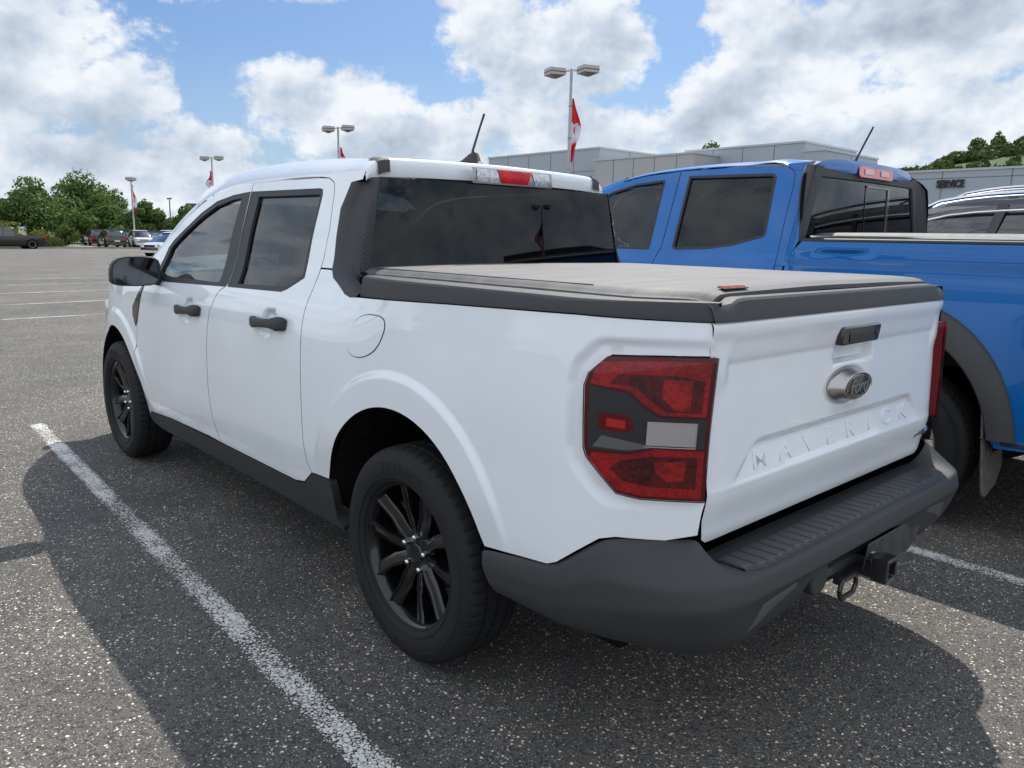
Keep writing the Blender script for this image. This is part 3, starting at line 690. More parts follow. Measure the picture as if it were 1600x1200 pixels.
# bonnet and nose
P = []
for k in range(20):
    u = k / 19; row = []
    for j in range(-10, 11):
        v = j / 10; xw = 2.72 + .16 * (1 - v * v); xf = 3.90 + .10 * (1 - v * v) - .05 * abs(v) ** 6; x = xw + (xf - xw) * u
        ye = fy(min(3.9, x), 1.10) - .03; zt = float(np.interp(x, [2.5, 2.9, 3.2, 3.55, 3.8, 4.05], [1.125, 1.118, 1.105, 1.075, 1.03, .955]))
        row.append((x, ye * v, zt + .045 * (1 - v ** 4) * (1 - .3 * u)))
    P.append(row)
B().grid(P).build('bonnet', WHITE, TR, smooth=True)
P = []
for (z, dx) in ((.95, 0), (.93, .02), (.80, .035), (.62, .05), (.60, .075), (.45, .075), (.36, .03), (.30, -.06)):
    row = []
    for j in range(-12, 13):
        v = j / 12; row.append((3.88 + .10 * (1 - v * v) - .14 * abs(v) ** 5 + dx, (.69 + .0 * z) * v, z))
    P.append(row)
B().grid(P).build('front_bumper', WHITE, TR, smooth=True, sharp=40)
b = B(); b.box((4.02, 0, .79), (.06, .9, .17)); b.build('grille', GBLACK, TR, bevel=.02)
for sd in (1, -1):
    b = B(); b.box((3.955, sd * .60, .83), (.10, .26, .17), rz=-sd * .35); b.build('headlight', LAMPSIL, TR, bevel=.03)

# black sail panels behind the cab side -------------------------
_XCh = hermite([1.17, 1.20, 1.235, 1.265, 1.30, 1.39, 1.49, 1.56, 1.61], [.30, .345, .46, .535, .572, .608, .640, .632, .615])     # rear corner edge
XO = [(.676, 1.586), (.690, 1.49), (.655, 1.39), (.622, 1.30), (.612, 1.264), (.583, 1.234), (.455, 1.184), (.409, 1.177), (.363, 1.180)]
_XZ = [1.17, 1.19, 1.205, 1.22, 1.235, 1.255, 1.28, 1.32, 1.36, 1.40, 1.45, 1.50, 1.55, 1.600, 1.62]; _XX = [float(_XCh(q)) for q in _XZ]
XC = lambda z: np.interp(z, _XZ, _XX)
XG = lambda z: .513 + .055 * (np.asarray(z, float) - 1.17); YG = hermite([1.17, 1.27, 1.59, 1.66], [.735, .708, .640, .625])
sail = XO + [(.352, 1.196)] + [(float(XC(z)), z) for z in (1.205, 1.22, 1.235, 1.255, 1.28, 1.32, 1.36, 1.40, 1.45, 1.50, 1.55, 1.590)] + [(.65, 1.592)]
def F_sail(x, z):
    y = fs(x, z); xc = XC(z); d = np.clip(x - xc, 0, 1); y = y + .003 - .028 * np.exp(-(d / .020) ** 1.1); return np.stack([x, y, z], -1)
SL = both('sail_panel', sail, F=F_sail, m=GREYP, step=.012, lip=.0)
for s in (0, 1):
    sd = (1, -1)[s]; P = []
    for k in range(34):
        z = 1.196 + (1.604 - 1.196) * k / 33; xc = float(XC(z)); yc = fy(xc, z) + .003 - .028; xg, yg = float(XG(z)), float(YG(z)); row = [(xc + .016, sd * (float(F_sail(np.array([xc + .016]), np.array([z]))[0, 1]) - .003), z)]
        for u in np.linspace(0, 1, 9):
            w = u - .25 * u * (1 - u)
            row.append((xc + (xg - xc) * (.55 * u + .45 * (1 - (1 - u) ** 2)), sd * (yc + (yg - yc) * w), z))
        P.append(row)
    B().grid(P).build('sail_return', GREYP, SL[s], smooth=True)
    # ribbed insert
    b = B(); zs = (1.245, 1.52); n = 90; P = []
    for k in range(n):
        z = zs[0] + (zs[1] - zs[0]) * k / (n - 1); xc = float(XC(z)); yc = fy(xc, z) - .025; xg, yg = float(XG(z)), float(YG(z)); row = []
        for j, u in enumerate((.60, .70, .80, .90, .96)):
            w = u - .25 * u * (1 - u); rib = .003 * (1 if (k + j * 3) % 6 < 3 else 0)
            row.append((xc + (xg - xc) * (.55 * u + .45 * (1 - (1 - u) ** 2)) - .003 - rib, sd * (yc + (yg - yc) * w), z))
        P.append(row)
    b.grid(P); b.build('ribbed_insert', BLACKP, SL[s])
# rear window
P = []
for k in range(30):
    z = 1.245 + (1.605 - 1.245) * k / 29; row = []
    for j in range(-50, 51):
        v = j / 50; yg = float(YG(z)) + .004; row.append((float(XG(z)) - .014 * (1 - v * v) + .003, yg * v, z))
    P.append(row)
RW = B().grid(P).build('rear_window', TINTR, TR, smooth=True)
P = [[(x - .012, y, z) for x, y, z in P[i]] for i in (0,)]
# third brake light
b = B(); CH = []
def chp(y, z, d): return (float(XG(z)) - .032 * (1 - (y / .66) ** 2) + .006 - d, y, z)
def strip(y0, y1, z0, z1, d, t0=0, t1=0, n=10):
    P = []
    for k in range(n + 1):
        u = k / n; ya = y0 + (y1 - y0) * u; yb = (y0 + t0) + ((y1 - t1) - (y0 + t0)) * u; row = []
        for (zz, w, dd) in ((z0, 1, 0), (z0, 1, d * .7), (z0 + .008, .8, d), (z1 - .008, .2, d), (z1, 0, d * .7), (z1, 0, 0)):
            row.append(chp(ya * (1 - w) + yb * w, zz, dd))
        P.append(row)
    return P
b = B().grid(strip(.225, -.225, 1.606, 1.668, .010)); CB = b.build('third_brake_light', mat('brake_light_frame', (.35, .36, .37), .25, metal=.5), TR, smooth=True, sharp=40)
for ya, yb, t0, t1, mm in ((.205, .10, 0, .02, LAMPSIL), (.075, -.075, -.0, 0, REDIN), (-.10, -.205, -.02, 0, LAMPSIL)):
    if mm is REDIN: P = strip(.098, -.098, 1.612, 1.665, .014, -.024, -.024, 12)
    else: P = strip(ya, yb, 1.612, 1.664, .0135, t0, t1, 6)
    B().grid(P).build('brake_lens' if mm is REDIN else 'cargo_lamp_lens', mm if mm is REDIN else mat('ribbed_clear_lens', (.55, .57, .60), .12, coat=1, metal=.25, var=.35, vscale=60), CB, smooth=True, sharp=50)
# antenna
AB = B(); P = []
for (dx, w, h) in ((.085, .002, .0), (.07, .016, .012), (.03, .024, .030), (.0, .026, .046), (-.035, .024, .058), (-.050, .022, .050), (-.058, .024, .022), (-.072, .026, .014), (-.085, .018, .0)):
    z0 = float(topz(.80 + dx)) - .004
    P.append([(.80 + dx, w, z0), (.80 + dx, w * .75, z0 + h * .45), (.80 + dx, w * .25, z0 + h), (.80 + dx, -w * .25, z0 + h), (.80 + dx, -w * .75, z0 + h * .45), (.80 + dx, -w, z0)])
AN = AB.grid(P).build('antenna', BLACKP, TR, smooth=True, sharp=50)
B().tube([(.790, 0, 1.735), (.782, 0, 1.770), (.742, 0, 1.850), (.705, 0, 1.918)], [.0075, .0055, .0048, .005], 10).build('mast', BLACKP, AN, smooth=True)
# mirrors
for sd in (1, -1):
    b = B(); P = []
    mc = (2.335, .995, 1.185)
    sil = [(-.125, -.055), (-.105, -.078), (.085, -.078), (.110, -.060), (.118, .045), (.100, .074), (-.06, .078), (-.105, .055), (-.125, .015)]
    for (dx, k) in ((-.040, .93), (-.045, 1.0), (-.03, 1.02), (.02, .98), (.06, .85), (.085, .55), (.09, .1)):
        row = [(mc[0] + dx + .25 * a * k * (-.3), sd * (mc[1] - a * k), mc[2] + c2 * k) for a, c2 in sil]; P.append(row + row[:1])
    b.grid(P); MR = b.build('side_mirror', BLACKP, TR, smooth=True, sharp=60, subsurf=1)
    b = B(); row = [(mc[0] - .036 + .25 * a * .9 * (-.3), sd * (mc[1] - a * .92), mc[2] + c2 * .92) for a, c2 in sil]; b.add(row, [tuple(range(len(row)))])
    b.build('mirror_glass', mat('mirror_silver', (.10, .105, .115), .04, metal=1.0), MR)
    b = B(); b.tube([(2.33, sd * .93, 1.150), (2.36, sd * .86, 1.140)], [.034, .04], 10); b.build('mirror_arm', BLACKP, MR, smooth=True, bevel=.006)
# interior ----------------------------------------------------------
for x0, hh, seg in ((1.55, 1.40, (-.36, .36)), (.95, 1.36, (-.42, 0, .42))):
    for yy in seg:
        b = B(); b.box((x0 + .22, yy, .72), (.50, .50 if len(seg) == 2 else .4, .16)); b.box((x0 - .05, yy, 1.02), (.13, .48 if len(seg) == 2 else .4, .60), ry=-.18)
        b.box((x0 - .13, yy, hh), (.08, .26, .17), ry=-.12); b.build('cab_seat', SEATM, TR, bevel=.05, seg=3)
b = B(); b.box((2.52, 0, .98), (.35, 1.50, .24)); b.build('dashboard', mat('dash_plastic', (.02, .02, .021), .7), TR, bevel=.06)
b = B().lathe([(.185, 0), (.19, .012), (.198, 0), (.19, -.012)], 40, 'z', close=True); b.tube([(-.18, 0, 0), (0, 0, -.03), (.18, 0, 0)], .014)
SWm = Matrix.Translation((2.22, .36, 1.08)) @ Matrix.Rotation(math.radians(-65), 4, 'Y')
b.V = [tuple(SWm @ Vector(v)) for v in b.V]; b.build('steering_wheel', SEATM, TR, smooth=True)
b = B(); b.box((1.6, 0, .62), (2.2, 1.6, .04)); b.box((.62, 0, .95), (.04, 1.5, .55)); b.build('cab_lining', SEATM, TR)

# bed cap rails -----------------------------------------------------
def zlow(x): return float(np.interp(x, [-.98, -.846, -.70, -.195, .363], [1.207, 1.211, 1.2145, 1.2005, 1.1815]))
for sd in (1, -1):
    P = []
    for k in range(44):
        x = .350 - 1.328 * k / 43; zl = zlow(x); y = fy(x, 1.22); zt = 1.252
        n = .0
        P.append([(x, sd * (y - .012), zl), (x, sd * (y + .004), zl + .001), (x, sd * (y + .0035), zl + .008), (x, sd * (y - .008), zt - .006), (x, sd * (y - .014), zt), (x, sd * (y - .03), zt + .002), (x, sd * .68, zt + .001), (x, sd * .68, zt - .05)])
    P.append([(P[-1][j][0] + .0, P[-1][j][1], P[-1][j][2] - (.0)) for j in range(8)])
    b = B().grid(P); b.build('bed_rail_cap', GREYP, TR, smooth=True, sharp=28)
# tonneau cover -----------------------------------------------------
COVM = None
def cover_mat():
    m, nt, N, L, b = nmat('cover_vinyl'); tc = N.new('ShaderNodeTexCoord')
    b.inputs['Roughness'].default_value = .62; b.inputs['Specular IOR Level'].default_value = .6
    mp = N.new('ShaderNodeMapping'); L.new(tc.outputs['Object'], mp.inputs[0]); mp.inputs['Scale'].default_value = (6, .8, 1)
    n = N.new('ShaderNodeTexNoise'); L.new(mp.outputs[0], n.inputs['Vector']); n.inputs['Scale'].default_value = 3; n.inputs['Detail'].default_value = 6
    n3 = N.new('ShaderNodeTexNoise'); L.new(tc.outputs['Object'], n3.inputs['Vector']); n3.inputs['Scale'].default_value = 1.6; n3.inputs['Detail'].default_value = 5
    n2 = N.new('ShaderNodeTexNoise'); L.new(tc.outputs['Object'], n2.inputs['Vector']); n2.inputs['Scale'].default_value = 600
    r = N.new('ShaderNodeValToRGB'); L.new(n.outputs[0], r.inputs[0]); r.color_ramp.elements[0].color = (.078, .079, .085, 1); r.color_ramp.elements[1].color = (.118, .118, .124, 1); r.color_ramp.elements[0].position = .35; r.color_ramp.elements[1].position = .65
    mx = N.new('ShaderNodeMixRGB'); mx.blend_type = 'MULTIPLY'; mx.inputs[0].default_value = 1; L.new(r.outputs[0], mx.inputs[1])
    r2 = N.new('ShaderNodeValToRGB'); L.new(n3.outputs[0], r2.inputs[0]); r2.color_ramp.elements[0].color = (.8, .8, .8, 1); r2.color_ramp.elements[1].color = (1.15, 1.12, 1.08, 1); L.new(r2.outputs[0], mx.inputs[2])
    L.new(mx.outputs[0], b.inputs['Base Color'])
    bp = N.new('ShaderNodeBump'); bp.inputs['Strength'].default_value = .5; bp.inputs['Distance'].default_value = .0015; L.new(n2.outputs[0], bp.inputs['Height'])
    b2 = N.new('ShaderNodeBump'); b2.inputs['Strength'].default_value = .25; b2.inputs['Distance'].default_value = .02; L.new(n.outputs[0], b2.inputs['Height']); L.new(bp.outputs[0], b2.inputs['Normal']); L.new(b2.outputs[0], b.inputs['Normal'])
    return m
COVM = cover_mat()
def cover(name, x0, x1, hw, z, parent, m, edge=.020, crown=.008, cy=0., taper=None):
    P = []; n = 60
    for k in range(n + 1):
        u = k / n; x = x0 + (x1 - x0) * u; row = []
        endd = min(u, 1 - u) * abs(x1 - x0); e2 = math.exp(-endd / .02); hwx = min(hw, taper(x)) if taper else hw
        for v in [-1, -.9995, -.995, -.985, -.965, -.94] + list(np.linspace(-.9, .9, 13)) + [.94, .965, .985, .995, .9995, 1]:
            ed = (1 - abs(v)) * hwx; e1 = math.exp(-(ed / .022) ** 1.6)
            wv = .0007 * math.sin(v * 7 + x * 3.1) * math.sin(x * 9 + v * 2)
            zz = z + crown * (1 - v * v) - edge * e1 - edge * .55 * e2 + wv
            if abs(v) == 1: zz -= .008
            row.append((x, cy + hwx * v, zz))
        P.append(row)
    P = [[(q[0] + (.004 if x1 < x0 else -.004), q[1], z - .035) for q in P[0]]] + P + [[(q[0] + .002, q[1], q[2] - .012) for q in P[-1]]]
    return B().grid(P).build(name, m, parent, smooth=True, sharp=50)
CV = cover('bed_cover', .50, -.940, .775, 1.2785, TR, COVM, taper=lambda x: fy(x, 1.22) - .070)
b = B(); b.box((-.10, 0, 1.2535), (1.18, 1.52, .010)); b.box((-.78, 0, 1.2535), (.20, 1.30, .010)); b.build('cover_seal', DARK, CV)
for sd in (1, -1): B().box((-.08, sd * .742, 1.2760), (1.10, .003, .003)).build('cover_stitch_seam', BLACKP, CV)
b = B(); b.box((-.920, .545, 1.2812), (.022, .11, .003), ry=-.2); b.build('cover_tag', BLACKP, CV, bevel=.001)
text('cover_tag_lettering', 'TRUXEDO', .023, mat('tag_red', (.6, .03, .03), .5), CV, frame((-.920, .545, 1.2835), (0, -1, 0), (1, 0, .2)), .0006)

# tailgate ----------------------------------------------------------
_xb = hermite([.640, .655, .70, .780, .789, .796, .85, .90, 1.00, 1.095, 1.101, 1.107, 1.15, 1.192, 1.200, 1.207, 1.22], [.960, .966, .974, .9905, .9912, .990, .987, .985, .981, .9765, .9765, .9785, .9865, .9945, .9935, .988, .980])
def tg(y, z):
    y = np.asarray(y, float); z = np.asarray(z, float); a = np.abs(y)
    x = _xb(z)
    x = x + .009 * sstep(.66, .595, a) * 0
    # upper band keeps proud in the middle, ends in a small step
    m_ = sstep(.625, .66, a); x = x + m_ * (.986 - x) * sstep(1.02, 1.09, z) * sstep(1.19, 1.14, z)
    # lettering panel: chamfer under a sharp ledge, slopes back out to the lower line
    ytop = .475 + (.895 - z) * 1.15; mi = sstep(.018, -.012, a - np.clip(ytop, .40, .62))
    x = x - .0155 * mi * np.minimum(sstep(.898, .876, z), np.clip((z - .789) / .083, 0, 1))
    # handle cup
    q = np.maximum(np.abs((y + .045) / .128), np.abs((z - 1.094) / .044)); x = x - .030 * sstep(1.04, .84, q)
    # rounded flanks
    x = x - .016 * np.clip((a - .60) / .12, 0, 1) ** 3
    # emblem seat
    q = np.hypot((y + .005) / .145, (z - .980) / .060); x = x - .006 * sstep(1.0, .86, q) 
    return x
def F_tg(y, z): return np.stack([-tg(y, z), y, z], -1)
tgo = [(.712, 1.207), (.708, 1.13), (.702, .95), (.692, .72), (.678, .662), (.66, .650), (-.66, .650), (-.678, .662), (-.692, .72), (-.702, .95), (-.708, 1.13), (-.712, 1.207)]
TGR = np.array([(y, z) for z in (.7835, .7885, .7935, .7985, .872, .878, .884, .890, .895, .900, 1.0955, 1.101, 1.1065, 1.1115) for y in np.arange(-.70, .7001, .008)])
TGR = np.vstack([TGR] + [np.array([(-.005 + .145 * q * math.cos(a), .980 + .060 * q * math.sin(a)) for a in np.linspace(0, 2 * PI, 90)[:-1]]) for q in (.85, .90, .95, 1.0, 1.04)] + [np.array([(y, z) for y in np.arange(-.180, .0901, .006) for z in (1.048, 1.0505, 1.053, 1.056)])] + [np.array([(y, z) for z in np.arange(1.05, 1.14, .006) for y in (.087, .082, .077, .072, .067, -.162, -.167, -.172, -.177)])])
TG = region('tailgate', tgo, F_tg, WHITE, TR, step=.0095, lip=.03, out=(-1, 0, 0), rings=TGR)
b = B(); P = []
for k in range(61):
    y = .712 - 1.424 * k / 60; zt = 1.247 + .014 * float(sstep(.655, .605, abs(y))); x = -float(tg(y, 1.20)); xo = x - .003
    P.append([(x + .02, y, 1.207), (xo, y, 1.207), (xo + .001, y, 1.215), (xo + .012, y, zt - .006), (xo + .019, y, zt), (xo + .035, y, zt + .001), (-.90, y, zt), (-.90, y, 1.2)])
b.grid(P); b.build('tailgate_cap', GREYP, TG, smooth=True, sharp=28)
b = B(); b.box((-.895, 0, .93), (.03, 1.38, .54)); b.build('tailgate_core', DARK, TG)
# handle
b = B(); P = []
b.prism([(.085, 1.106), (.081, 1.150), (.070, 1.158), (-.165, 1.158), (-.173, 1.150), (-.160, 1.108), (-.150, 1.104), (.075, 1.104)], lambda y, z, d: (-.974 - d, y, z), .024)
HD = b.build('tailgate_handle', GBLACK, TG, bevel=.006, seg=3)
b = B().prism([(.04, 1.112), (.04, 1.136), (-.11, 1.136), (-.11, 1.112)], lambda y, z, d: (-.998 - d, y, z), .003); b.build('handle_paddle', BLACKP, HD, bevel=.002)
b = B().lathe([(.001, 0), (.010, 0), (.010, .002), (.008, .003), (.001, .003)], 20, 'y'); b.V = [(-.998 - y2, -.140 + x2, 1.130 + z2) for x2, y2, z2 in b.V]; b.build('handle_lock', BLACKP, HD, smooth=True)
# emblem: bright dished oval with a dark oval boss
def oval(b, prof, cy, cz, ax, az, n=64, mi=0, x0=-.978):
    V = []; F = []
    for k in range(n):
        a = 2 * PI * k / n
        for (s_, d, oy) in prof: V.append((x0 - d, cy + oy + ax * s_ * math.cos(a), cz + az * s_ * math.sin(a)))
    m_ = len(prof)
    for k in range(n):
        for j in range(m_ - 1): F.append((k * m_ + j, k * m_ + j + 1, ((k + 1) % n) * m_ + j + 1, ((k + 1) % n) * m_ + j))
    b.add(V, F, mi); return b
b = oval(B(), [(1.0, 0, 0), (1.0, .005, 0), (.96, .010, 0), (.81, .027, -.005), (.79, .035, -.005), (.75, .0385, -.005), (.70, .036, -.005), (.69, .030, -.005)], -.008, .980, .118, .053)
EM = b.build('emblem', STEEL, TG, smooth=True, sharp=45)
b = oval(B(), [(.70, .028, -.005), (.69, .034, -.005), (.35, .0365, -.005), (.001, .037, -.005)], -.008, .980, .118, .053); b.build('emblem_boss', mat('emblem_enamel', (.012, .013, .016), .2, coat=1), EM, smooth=True, sharp=60)
b = oval(B(), [(.64, .033, -.005), (.64, .0366, -.005), (.618, .0370, -.005), (.618, .033, -.005)], -.008, .980, .118, .053); b.build('emblem_ring', STEEL, EM, smooth=True)
text('emblem_lettering', 'Ford', .060, mat('emblem_letter', (.34, .33, .31), .35, metal=.6), EM, frame((-1.0158, -.013, .979), (0, -1, 0), (0, 0, 1)), .001, shear=.35, bold=-.0002)
for i, ch in enumerate('MAVERICK'):
    yy = .455 - i * .130; zz = .834; xx = -float(tg(yy, zz))
    e2 = 1e-3; dx = -(float(tg(yy, zz + .02)) - float(tg(yy, zz - .02)))
    text('tailgate_lettering', ch, .070, WHITE, TG, frame((xx + .0004, yy, zz), (0, -1, 0), (dx, 0, .04)) @ Matrix.Diagonal((1.45 if ch != 'I' else 1.1, 1, 1, 1)), .0026, bevel=.0008, bold=.0003)
for i, (ch, w) in enumerate((('/', .02), ('A', .03), ('W', .03), ('D', .02))):
    text('drive_badge', ch, .034 if ch != '/' else .045, CHROME, TG, frame((-.9795 - .001, -.592 - [0, .024, .055, .088][i], .738), (0, -1, 0), (0, 0, 1)), .003, bevel=.0005, shear=.3, bold=.0012)

# tail lamps --------------------------------------------------------
def F_l(off):
    def F(x, z):
        y = fs(x, z); return np.stack([x, y, z], -1)
    return F
for sd in (1, -1):
    hs = region('tail_lamp', inset(LIGHT, .001), F_l(0), mat('lamp_bezel', (.13, .004, .010), .3, spec=.3), TR, off=.003, side=sd, step=.02, lip=.03)
    zr = [((-.780, 1.108), (-.765, 1.085), (-.757, 1.050), (-.842, 1.040), (-.872, 1.010), (-.905, .985), (-.985, .985), (-.985, 1.116), (-.89, 1.116))]
    region('upper_red_lens', inset(list(zr[0]), .002), F_l(0), REDIN, hs, off=.008, side=sd, step=.02, lip=.006)
    region('lower_red_lens', [(-.775, .885), (-.768, .868), (-.834, .797), (-.880, .789), (-.985, .788), (-.985, .905), (-.90, .905), (-.85, .888)], F_l(0), REDIN, hs, off=.008, side=sd, step=.02, lip=.006)
    region('smoked_band', [(-.759, 1.046), (-.765, .893), (-.85, .893), (-.90, .910), (-.985, .910), (-.985, .980), (-.905, .980), (-.868, 1.006), (-.842, 1.034)], F_l(0), SMOKE, hs, off=.006, side=sd, step=.02, lip=.004)
    for poly in ([(-.80, 1.055), (-.855, 1.052), (-.885, 1.020), (-.915, .995), (-.975, .995), (-.975, 1.070), (-.93, 1.082), (-.82, 1.080)], [(-.835, .872), (-.90, .888), (-.975, .888), (-.975, .812), (-.90, .812), (-.845, .822), (-.815, .85)]):
        region('dark_lens_core', poly, F_l(0), REDDK, hs, off=.0095, side=sd, step=.02, lip=.003)
    for poly in ([(-.905, 1.072), (-.955, 1.072), (-.955, 1.0), (-.93, 1.0), (-.905, 1.03)], [(-.90, .873), (-.955, .880), (-.955, .832), (-.925, .828), (-.905, .85)]):
        region('painted_glow_reflector', poly, F_l(0), lensmat('red_glow_paint', (.34, .006, .010), (.74, .02, .022), 110), hs, off=.0108, side=sd, step=.02, lip=.002)  # glow is put into a brighter red colour; nothing emits
    region('marker_surround', [(-.785, .985), (-.785, .945), (-.840, .938), (-.858, .948), (-.858, .965), (-.845, .982)], F_l(0), mat('marker_red', (.22, .003, .008), .35, spec=.2), hs, off=.0085, side=sd, step=.02, lip=.003)
    region('marker_lamp', [(-.803, .973), (-.803, .953), (-.842, .950), (-.842, .969)], F_l(0), mat('marker_bright', (.92, .03, .03), .35, spec=.2), hs, off=.0105, side=sd, step=.02, lip=.002)
    region('grey_reflector', [(-.775, .900), (-.795, .930), (-.875, .916), (-.895, .908), (-.85, .898)], F_l(0), mat('grey_reflector_mat', (.22, .24, .26), .2, coat=1, metal=.4), hs, off=.0085, side=sd, step=.02, lip=.002)
    b = B(); P = []
    for k in range(61):
        x = -.888 - .085 * k / 60; row = []
        for z in (.915, .917, .968, .972):
            y = fy(x, z); rib = .0030 * (1 if k % 4 < 2 else -1); row.append((x - .004 + rib * .4, sd * (y + .0100 + rib), z))
        P.append(row)
    b.grid(P); b.build('reverse_lamp', mat('reverse_lens', (.80, .80, .80), .2, metal=.15), hs, smooth=True)
    region('lamp_cover', inset(LIGHT, .0012), F_l(0), glass('lamp_cover_lens', (.98, .95, .95), .42), hs, off=.0135, side=sd, step=.018, lip=.008)

# rear bumper -------------------------------------------------------
COLS = [
 [(-.402, .912, .519), (-.403, .920, .512), (-.408, .921, .470), (-.425, .915, .430), (-.436, .908, .410), (-.455, .890, .384), (-.455, .80, .380)],
 [(-.53, .906, .537), (-.53, .917, .530), (-.53, .920, .480), (-.53, .914, .435), (-.53, .906, .412), (-.53, .888, .382), (-.53, .80, .380)],
 [(-.656, .901, .557), (-.656, .914, .549), (-.66, .920, .500), (-.66, .914, .450), (-.66, .905, .420), (-.66, .885, .380), (-.66, .80, .380)],
 [(-.695, .900, .576), (-.698, .913, .568), (-.71, .920, .515), (-.71, .915, .460), (-.71, .903, .425), (-.71, .880, .380), (-.70, .79, .380)],
 [(-.800, .874, .662), (-.806, .890, .655), (-.825, .910, .580), (-.828, .908, .500), (-.825, .893, .450), (-.815, .860, .385), (-.80, .77, .380)],
 [(-.838, .858, .674), (-.848, .874, .667), (-.875, .898, .585), (-.880, .897, .510), (-.872, .880, .460), (-.86, .845, .388), (-.83, .76, .385)],
 [(-.930, .785, .676), (-.945, .800, .668), (-.990, .850, .588), (-.998, .850, .530), (-.990, .836, .480), (-.965, .800, .380), (-.90, .72, .376)],
 [(-.980, .722, .684), (-.998, .735, .672), (-1.062, .785, .594), (-1.075, .788, .545), (-1.068, .775, .490), (-1.030, .735, .380), (-.94, .66, .375)],
 [(-.975, .690, .650), (-1.010, .700, .640), (-1.088, .730, .604), (-1.102, .728, .550), (-1.092, .720, .500), (-1.052, .690, .375), (-.95, .62, .372)],
 [(-.950, .672, .604), (-1.030, .670, .606), (-1.103, .680, .606), (-1.116, .678, .553), (-1.102, .672, .515), (-1.060, .63, .375), (-.96, .56, .372)],
 [(-.930, .640, .600), (-1.040, .630, .602), (-1.109, .620, .603), (-1.121, .615, .553), (-1.102, .610, .530), (-1.062, .56, .378), (-.97, .50, .374)],
 [(-.930, .42, .600), (-1.040, .41, .602), (-1.114, .40, .603), (-1.126, .40, .553), (-1.102, .40, .538), (-1.066, .40, .392), (-.98, .40, .384)],
 [(-.930, .345, .600), (-1.040, .345, .602), (-1.115, .345, .603), (-1.127, .345, .553), (-1.102, .345, .538), (-1.068, .345, .400), (-.98, .345, .392)],
 [(-.930, .325, .600), (-1.040, .325, .602), (-1.115, .325, .603), (-1.127, .325, .553), (-1.101, .325, .540), (-1.085, .325, .505), (-1.0, .325, .500)],
 [(-.930, 0, .600), (-1.040, 0, .602), (-1.117, 0, .603), (-1.129, 0, .553), (-1.103, 0, .540), (-1.087, 0, .505), (-1.0, 0, .500)]]
cols = COLS + [[(x, -y, z) for x, y, z in c] for c in COLS[-2::-1]]
def dbl(c):   # holding edges at lip top and bottom
    c = [np.array(q) for q in c]; o = [c[0], c[1]]
    o += [c[2] + (c[1] - c[2]) * .06, c[2] + (c[3] - c[2]) * .07, c[3] + (c[2] - c[3]) * .07, c[3] + (c[4] - c[3]) * .10]
    return [tuple(q) for q in o + c[4:]]
b = B().grid([dbl(c) for c in cols]); BP = b.build('rear_bumper', GREYP, TR, subsurf=2)
# step pad with ribs
P = []
ys = np.arange(.640, -.6401, -.0025)
for y in ys:
    ph = (y + 10) % .0445; rb = .0042 if (ph > .008) else 0.0; ph2 = (y + 10 + .008) % .0445; da = .002 if ph2 < .022 else 0
    e = .018 * float(sstep(.56, .64, abs(y)))
    P.append([(-.955, y, .603), (-.985, y, .6055), (-.992, y, .6055 + rb), (-1.074 + e, y, .6075 + rb), (-1.078 + e, y, .6075 + da), (-1.086 + e, y, .6075 + da), (-1.088 + e, y, .602)])
b = B().grid(P); b.build('step_pad', mat('step_rubber', (.040, .043, .047), .42, bump=.3, bscale=500), BP)
# plate recess panel, trailer socket, hitch receiver, safety-chain loops
b = B(); b.prism([(-.040, .500), (-.445, .500), (-.445, .412), (-.400, .385), (-.120, .385), (-.040, .405)], lambda y, z, d: (-1.078 - d + .10 * (.50 - z), y, z), .008)
b.build('plate_panel', mat('scuffed_plastic', (.055, .055, .055), .45, bump=.4, bscale=60, var=.5, vscale=30), BP, bevel=.004)
HT = B(); o_, i_ = .032, .024
P = []
HT.prism([(-.073 - o_, .426 - o_), (-.073 - o_, .426 + o_), (-.073 + o_, .426 + o_), (-.073 + o_, .426 - o_)], lambda y, z, d: (-.90 - d, y, z), .20)
zc = .426; yc = -.073
HR = HT.build('hitch_receiver', mat('hitch_black', (.012, .012, .013), .35, coat=.4), TR, bevel=.005)
b = B(); s_ = .037; P = []
for (x, a) in ((-1.10, s_), (-1.145, s_), (-1.147, s_ - .003), (-1.147, i_), (-1.04, i_)):
    P.append([(x, yc + a * sy, zc + a * sz) for sy, sz in ((1, 1), (1, .3), (1, -.3), (1, -1), (.3, -1), (-.3, -1), (-1, -1), (-1, -.3), (-1, .3), (-1, 1), (-.3, 1), (.3, 1), (1, 1))])
b.grid(P); b.build('receiver_collar', mat('hitch_collar', (.02, .02, .021), .28, coat=.6), HR, bevel=.002)
b = B(); b.box((-1.08, yc, zc + s_ + .002), (.018, .018, .001)); b.build('warning_sticker', mat('sticker', (.6, .6, .6), .5), HR)
b = B(); lp = [(math.cos(a) * .052, max(-.028, min(.028, math.sin(a) * .04))) for a in np.linspace(0, 2 * PI, 25)]
for yo in (.155,):
    b.tube([(-1.085, yc + yo + u - .0, .400 + v) for u, v in lp], .0075, 8, cap=False)
b.box((-1.06, yc + .05, .415), (.02, .26, .02)); b.tube([(-1.02, -.55, .44), (-1.02, .5, .44)], .035, 10); b.build('chain_loop', mat('hitch_black', (.012, .012, .013), .35), HR, smooth=True)
b = B(); b.prism(smoothpoly([(.335, .50), (.335, .462), (.31, .442), (.26, .446), (.245, .47), (.245, .53), (.30, .535), (.325, .525)]).tolist(), lambda y, z, d: (-1.05 - d, y, z), .045); TS = b.build('trailer_socket', BLACKP, TR, bevel=.006)
